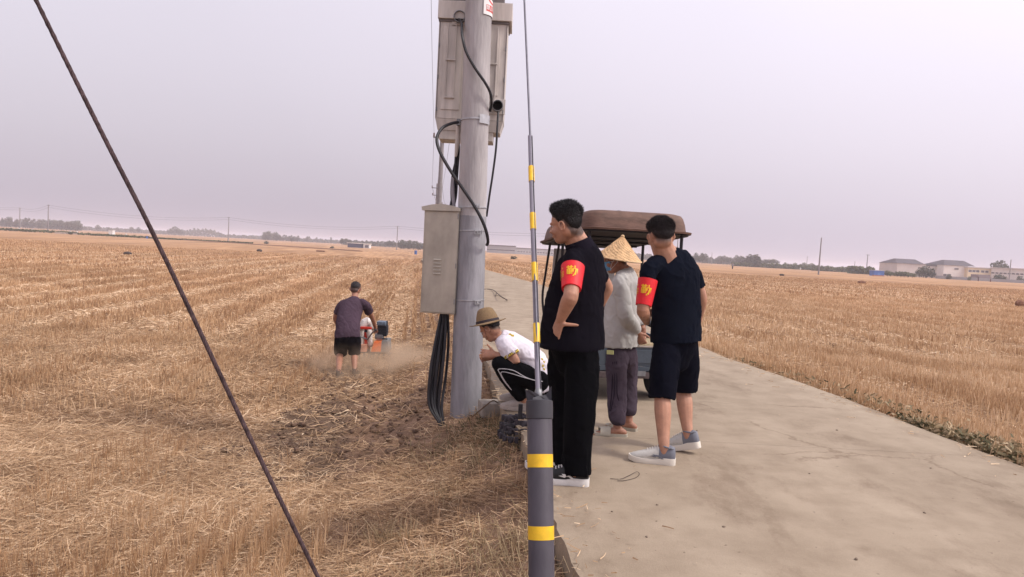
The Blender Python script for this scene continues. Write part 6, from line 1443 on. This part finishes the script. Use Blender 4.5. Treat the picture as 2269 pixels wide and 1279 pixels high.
# buildings
WG = mat('wall_grey_render', (.55, .50, .48), .85, var=.08, scale=.3); WP_ = mat('wall_pale', (.70, .66, .63), .85, var=.07, scale=.3); WY = mat('wall_cream', (.70, .58, .40), .85, var=.08, scale=.3)
RD = mat('roof_dark', (.075, .068, .08), .8, var=.15, scale=.5); WN = mat('window_dark', (.09, .09, .11), .3, var=.1); BL = mat('shed_blue', (.05, .14, .42), .6, var=.12, scale=1); WT = mat('hut_white', (.66, .65, .64), .8, var=.05)
MG = mat('wall_haze_grey', (.30, .30, .32), .9, var=.1, scale=.1)
def building(name, px0, px1, D, h, depth, label, wall, roof=None, rh=.4, wins=(), gable=None, cat='building', over=.3, D1=None):
    x0, y0 = at(px0, D); x1, y1 = at(px1, D1 or D); L_ = math.hypot(x1-x0, y1-y0); a = math.atan2(y1-y0, x1-x0); z = GZ-.3
    o = empty(name, (x0, y0, z), a, label, cat); h += .3
    m = Mesh(); m.box((L_/2, depth/2, h/2), (L_, depth, h)); m.build('wall', wall, o)
    if gable:
        b, t0, t1, gh = gable   # hipped / sloped dark roof block seen from the side
        m = Mesh(); m.loft([[(-over+L_*b, -over, h+.01), (L_*t1+over, -over, h+.01), (L_*t1+over, depth+over, h+.01), (-over+L_*b, depth+over, h+.01)], [(L_*t0, depth*.45, h+gh), (L_*t1-.4, depth*.45, h+gh), (L_*t1-.4, depth*.55, h+gh), (L_*t0, depth*.55, h+gh)]]); m.build('roof', roof, o)
    elif roof:
        m = Mesh(); m.box((L_/2, depth/2, h+rh/2+.005), (L_+2*over, depth+2*over, rh)); m.build('roof', roof, o)
    for (n_, u0, u1, zc, ww, wh) in wins:
        for i in range(n_):
            xx = L_*(u0+(u1-u0)*(i+.5)/n_); m = Mesh(); m.box((xx, -.03, zc+.3), (ww+.2, .05, wh+.2)); f = m.build('window', WP_, o); m = Mesh(); m.box((xx, -.062, zc+.3), (ww, .012, wh)); m.build('pane', WN, f)
    return o
building('warehouse', 1988, 2051, 290, 5.0, 14, 'grey walled building with the leftmost dark hipped roof', WG, RD, gable=(0, .22, .95, 1.9), wins=((2, .1, .9, 1.6, 1.0, .6),))
building('warehouse', 2051, 2091.5, 293, 4.6, 12, 'low grey flat block between the two hipped roofs', WG, RD, .35, wins=((3, .1, .9, 1.5, 1.1, .8),))
building('warehouse', 2091.5, 2145, 288, 5.2, 14, 'pale walled building with the right-hand dark hipped roof', WP_, RD, gable=(0, .38, 1.25, 2.1), wins=((1, .45, .6, 3.9, 1.6, .6), (2, -.02, .34, 1.3, 1.3, .9)))
building('cream_house', 2145, 2197, 286, 4.6, 12, 'cream two-storey building with small dark windows in two rows', WY, WG, .35, wins=((3, .02, .50, 3.4, 1.2, .8), (2, .55, .9, 3.4, 1.2, .8), (3, .05, .50, .75, 1.2, .7)))
building('long_white_building', 2197, 2330, 285, 4.7, 12, 'long white building with a row of high windows at the right edge', WP_, WG, .5, wins=((14, .0, 1.0, 3.1, 1.3, .5),), D1=262)
building('garden_wall', 2075, 2330, 262, 1.0, .4, 'low grey wall in front of the pale buildings', MG, None, cat='wall', D1=245)
building('low_shed', 2168, 2196, 262, 2.2, 4, 'low mauve shed before the cream building', mat('shed_mauve', (.20, .17, .19), .8, var=.1), None)
sh = building('blue_shed', 1938, 1961, 236, 1.75, 3, 'small bright blue shed beside the right hedge', BL, WT, .1, over=.1)
m = Mesh(); m.box((1.65, -.02, 1.0), (.9, .04, .9)); m.build('door', mat('shed_blue_door', (.07, .2, .5), .6), sh)
ms = building('rubble_strip', 1938, 1962, 231, .35, 1, 'reddish brick rubble at the foot of the blue shed', mat('brick_rubble', (.32, .15, .09), .9, var=.3, scale=2), None, cat='rubble')
building('long_factory', 1078, 1142, 450, 4.6, 20, 'long hazy grey factory with the higher roof right of the pole', MG, RD, .5, wins=((12, .02, .98, 2.2, 1.6, .8),))
building('long_factory', 1142, 1330, 452, 3.9, 20, 'lower long grey factory wing behind the slim sleeve', MG, RD, .3, wins=((30, .02, .98, 1.8, 1.6, .8),), D1=470)
building('garage_shed', 770, 803, 330, 1.7, 6, 'low dark blue fronted shed on the left horizon', mat('shed_navy', (.05, .06, .11), .7), WP_, .25)
wh_ = building('white_gatehouse', 805, 818, 330, 1.7, 4, 'small white gate building with dark opening', WT, WT, .2)
m = Mesh(); m.box((1.5, -.03, .9), (1.7, .05, 1.2)); m.build('doorway', WN, wh_)
building('white_hut', 239, 248, 300, 1.9, 2, 'larger white hut standing beyond the left field boundary', WT, WT, .12, cat='hut', over=.1)
for px, lb in ((39, 'tiny white box at the far left under the trees'), (70, 'tiny white box right of the leftmost pole'), (278, 'small white box between the hut and the stay wire'), (168, 'small white box below the dense tree block'), (153, 'tiny white patch left of the dense tree block')): building('white_box', px-1.6, px+1.6, 330, .75, .6, lb, WT, None, cat='box')
building('pale_stone_heap', 120, 148, 262, .45, 1.2, 'pale heap of stones on the left field boundary', mat('heap_pale', (.46, .40, .35), .9, var=.15, scale=1), None, cat='heap')
building('pale_stone_heap', 160, 184, 262, .4, 1.2, 'second pale heap of stones nearer the stay wire', mat('heap_pale', (.46, .40, .35), .9, var=.15, scale=1), None, cat='heap')
def barrel(px, D, r, h, label):
    x, y = at(px, D); m = Mesh(); lathe(m, [(r*.9, 0), (r, .04), (r*.97, h*.33), (r*1.02, h*.36), (r*.97, h*.66), (r*1.02, h*.69), (r, h-.03), (r*.85, h)], (0, 0, 0), None, 14); o = m.build('blue_barrel', BL, None, True); o.location = (x, y, gzf(x, y)-.05); tag(o, label, 'barrel')
barrel(921.5, 190, .35, 1.05, 'blue barrel at the end of the field left of the cabinet'); barrel(325, 250, .35, .8, 'small blue barrel beside the stay wire on the horizon')
m_ = Mesh(); m_.box((0, 0, .3), (.5, .04, 1.4)); o = m_.build('pale_marker', WT, None); o.location = (*at(1775, 370), gzf(*at(1775, 370))); tag(o, 'narrow whitish marker stone in the right hedge', 'marker')
BALE = mat('bale_dark', (.07, .055, .05), .95, var=.4, scale=8, bump=.6, bscale=25); BALB = mat('bale_brown', (.19, .095, .06), .95, var=.3, scale=8, bump=.6, bscale=25)
for px, D, s_, mt_, lb in ((283, 67, (.46, .4, .32), BALE, 'dark bundle lying alone in the left field'), (575, 116, (.52, .5, .42), BALE, 'small dark bundle in the field below the tree block'), (1913, 90, (.62, .5, .42), BALB, 'brown bundle lying in the right field below the blue shed'), (1735, 125, (.55, .5, .35), BALE, 'small dark bundle left of the bare pole'), (2267, 42, (.3, .3, .45), BALB, 'reddish bundle cut by the right edge of the view'), (711, 150, (1.6, .6, .3), BALB, 'flat heap of straw near the far bank')):
    x, y = at(px, D); m = Mesh(); m.limb([(-s_[0]/2, 0, s_[2]*.45), (0, 0, s_[2]*.5), (s_[0]/2, 0, s_[2]*.42)], [(s_[1]*.42, s_[2]*.45), (s_[1]*.5, s_[2]*.55), (s_[1]*.4, s_[2]*.42)], n=10, sub=4, ref=(0, 1, 0)); o = m.build('straw_bundle', mt_, None); o.location = (x, y, gzf(x, y)); tag(o, lb, 'bundle')
def far_person(px, D, top_, leg_, label):
    x, y = at(px, D); o = empty('person', (x, y, gzf(x, y)), 0, label, 'person'); m = Mesh()
    m.limb([(-.09, 0, .05), (-.08, 0, .45), (-.07, 0, .85)], [.05, .06, .09]); m.limb([(.09, 0, .05), (.08, 0, .45), (.07, 0, .85)], [.05, .06, .09]); m.limb([(0, 0, .85), (0, 0, 1.1), (0, 0, 1.38), (0, 0, 1.48)], [(.15, .1), (.15, .1), (.19, .1), (.07, .06)]); m.ell((0, 0, 1.6), (.08, .09, .12))
    for s_ in (-1, 1): m.limb([(s_*.19, 0, 1.38), (s_*.24, 0, 1.1), (s_*.22, .1, .88)], [.05, .04, .03])
    remeshed(m, 'body', .03, SKIN_T, o, 1)
    m = Mesh(); m.limb([(0, 0, .84), (0, 0, 1.1), (0, 0, 1.38), (0, 0, 1.47)], [(.18, .13), (.18, .13), (.22, .13), (.09, .08)]); remeshed(m, 'shirt', .035, top_, o, 1)
    m = Mesh(); m.limb([(-.09, 0, .12), (-.07, 0, .88)], [.075, .11]); m.limb([(.09, 0, .12), (.07, 0, .88)], [.075, .11]); remeshed(m, 'trousers', .035, leg_, o, 1)
DK1 = fabric('far_cloth_dark', (.04, .04, .05)); DK2 = fabric('far_cloth_red', (.10, .03, .03)); DK3 = fabric('far_cloth_grey', (.22, .22, .24))
far_person(1624.5, 205, DK3, DK1, 'distant person in grey standing in the right field near the hedge'); far_person(2170, 235, DK1, DK2, 'distant person in dark clothes by the cream building'); far_person(2197, 233, DK3, DK2, 'distant person in grey top before the long white building')

# ------------------------------------------------------------------ haze
def haze():
    m = Mesh(); m.box((0, 700, 4.9), (3900, 3300, 13.4)); o = m.build('haze', None)
    mt = bpy.data.materials.new('haze'); mt.use_nodes = True; t = mt.node_tree; t.nodes.remove(t.nodes['Principled BSDF'])
    pv = t.nodes.new('ShaderNodeVolumePrincipled'); pv.inputs['Color'].default_value = (.97, .93, 1, 1); pv.inputs['Density'].default_value = .00055; pv.inputs['Anisotropy'].default_value = .1
    t.links.new(pv.outputs[0], t.nodes['Material Output'].inputs['Volume']); o.data.materials.clear(); o.data.materials.append(mt); tag(o, 'thin pale haze over the whole plain', kind='stuff')
haze()
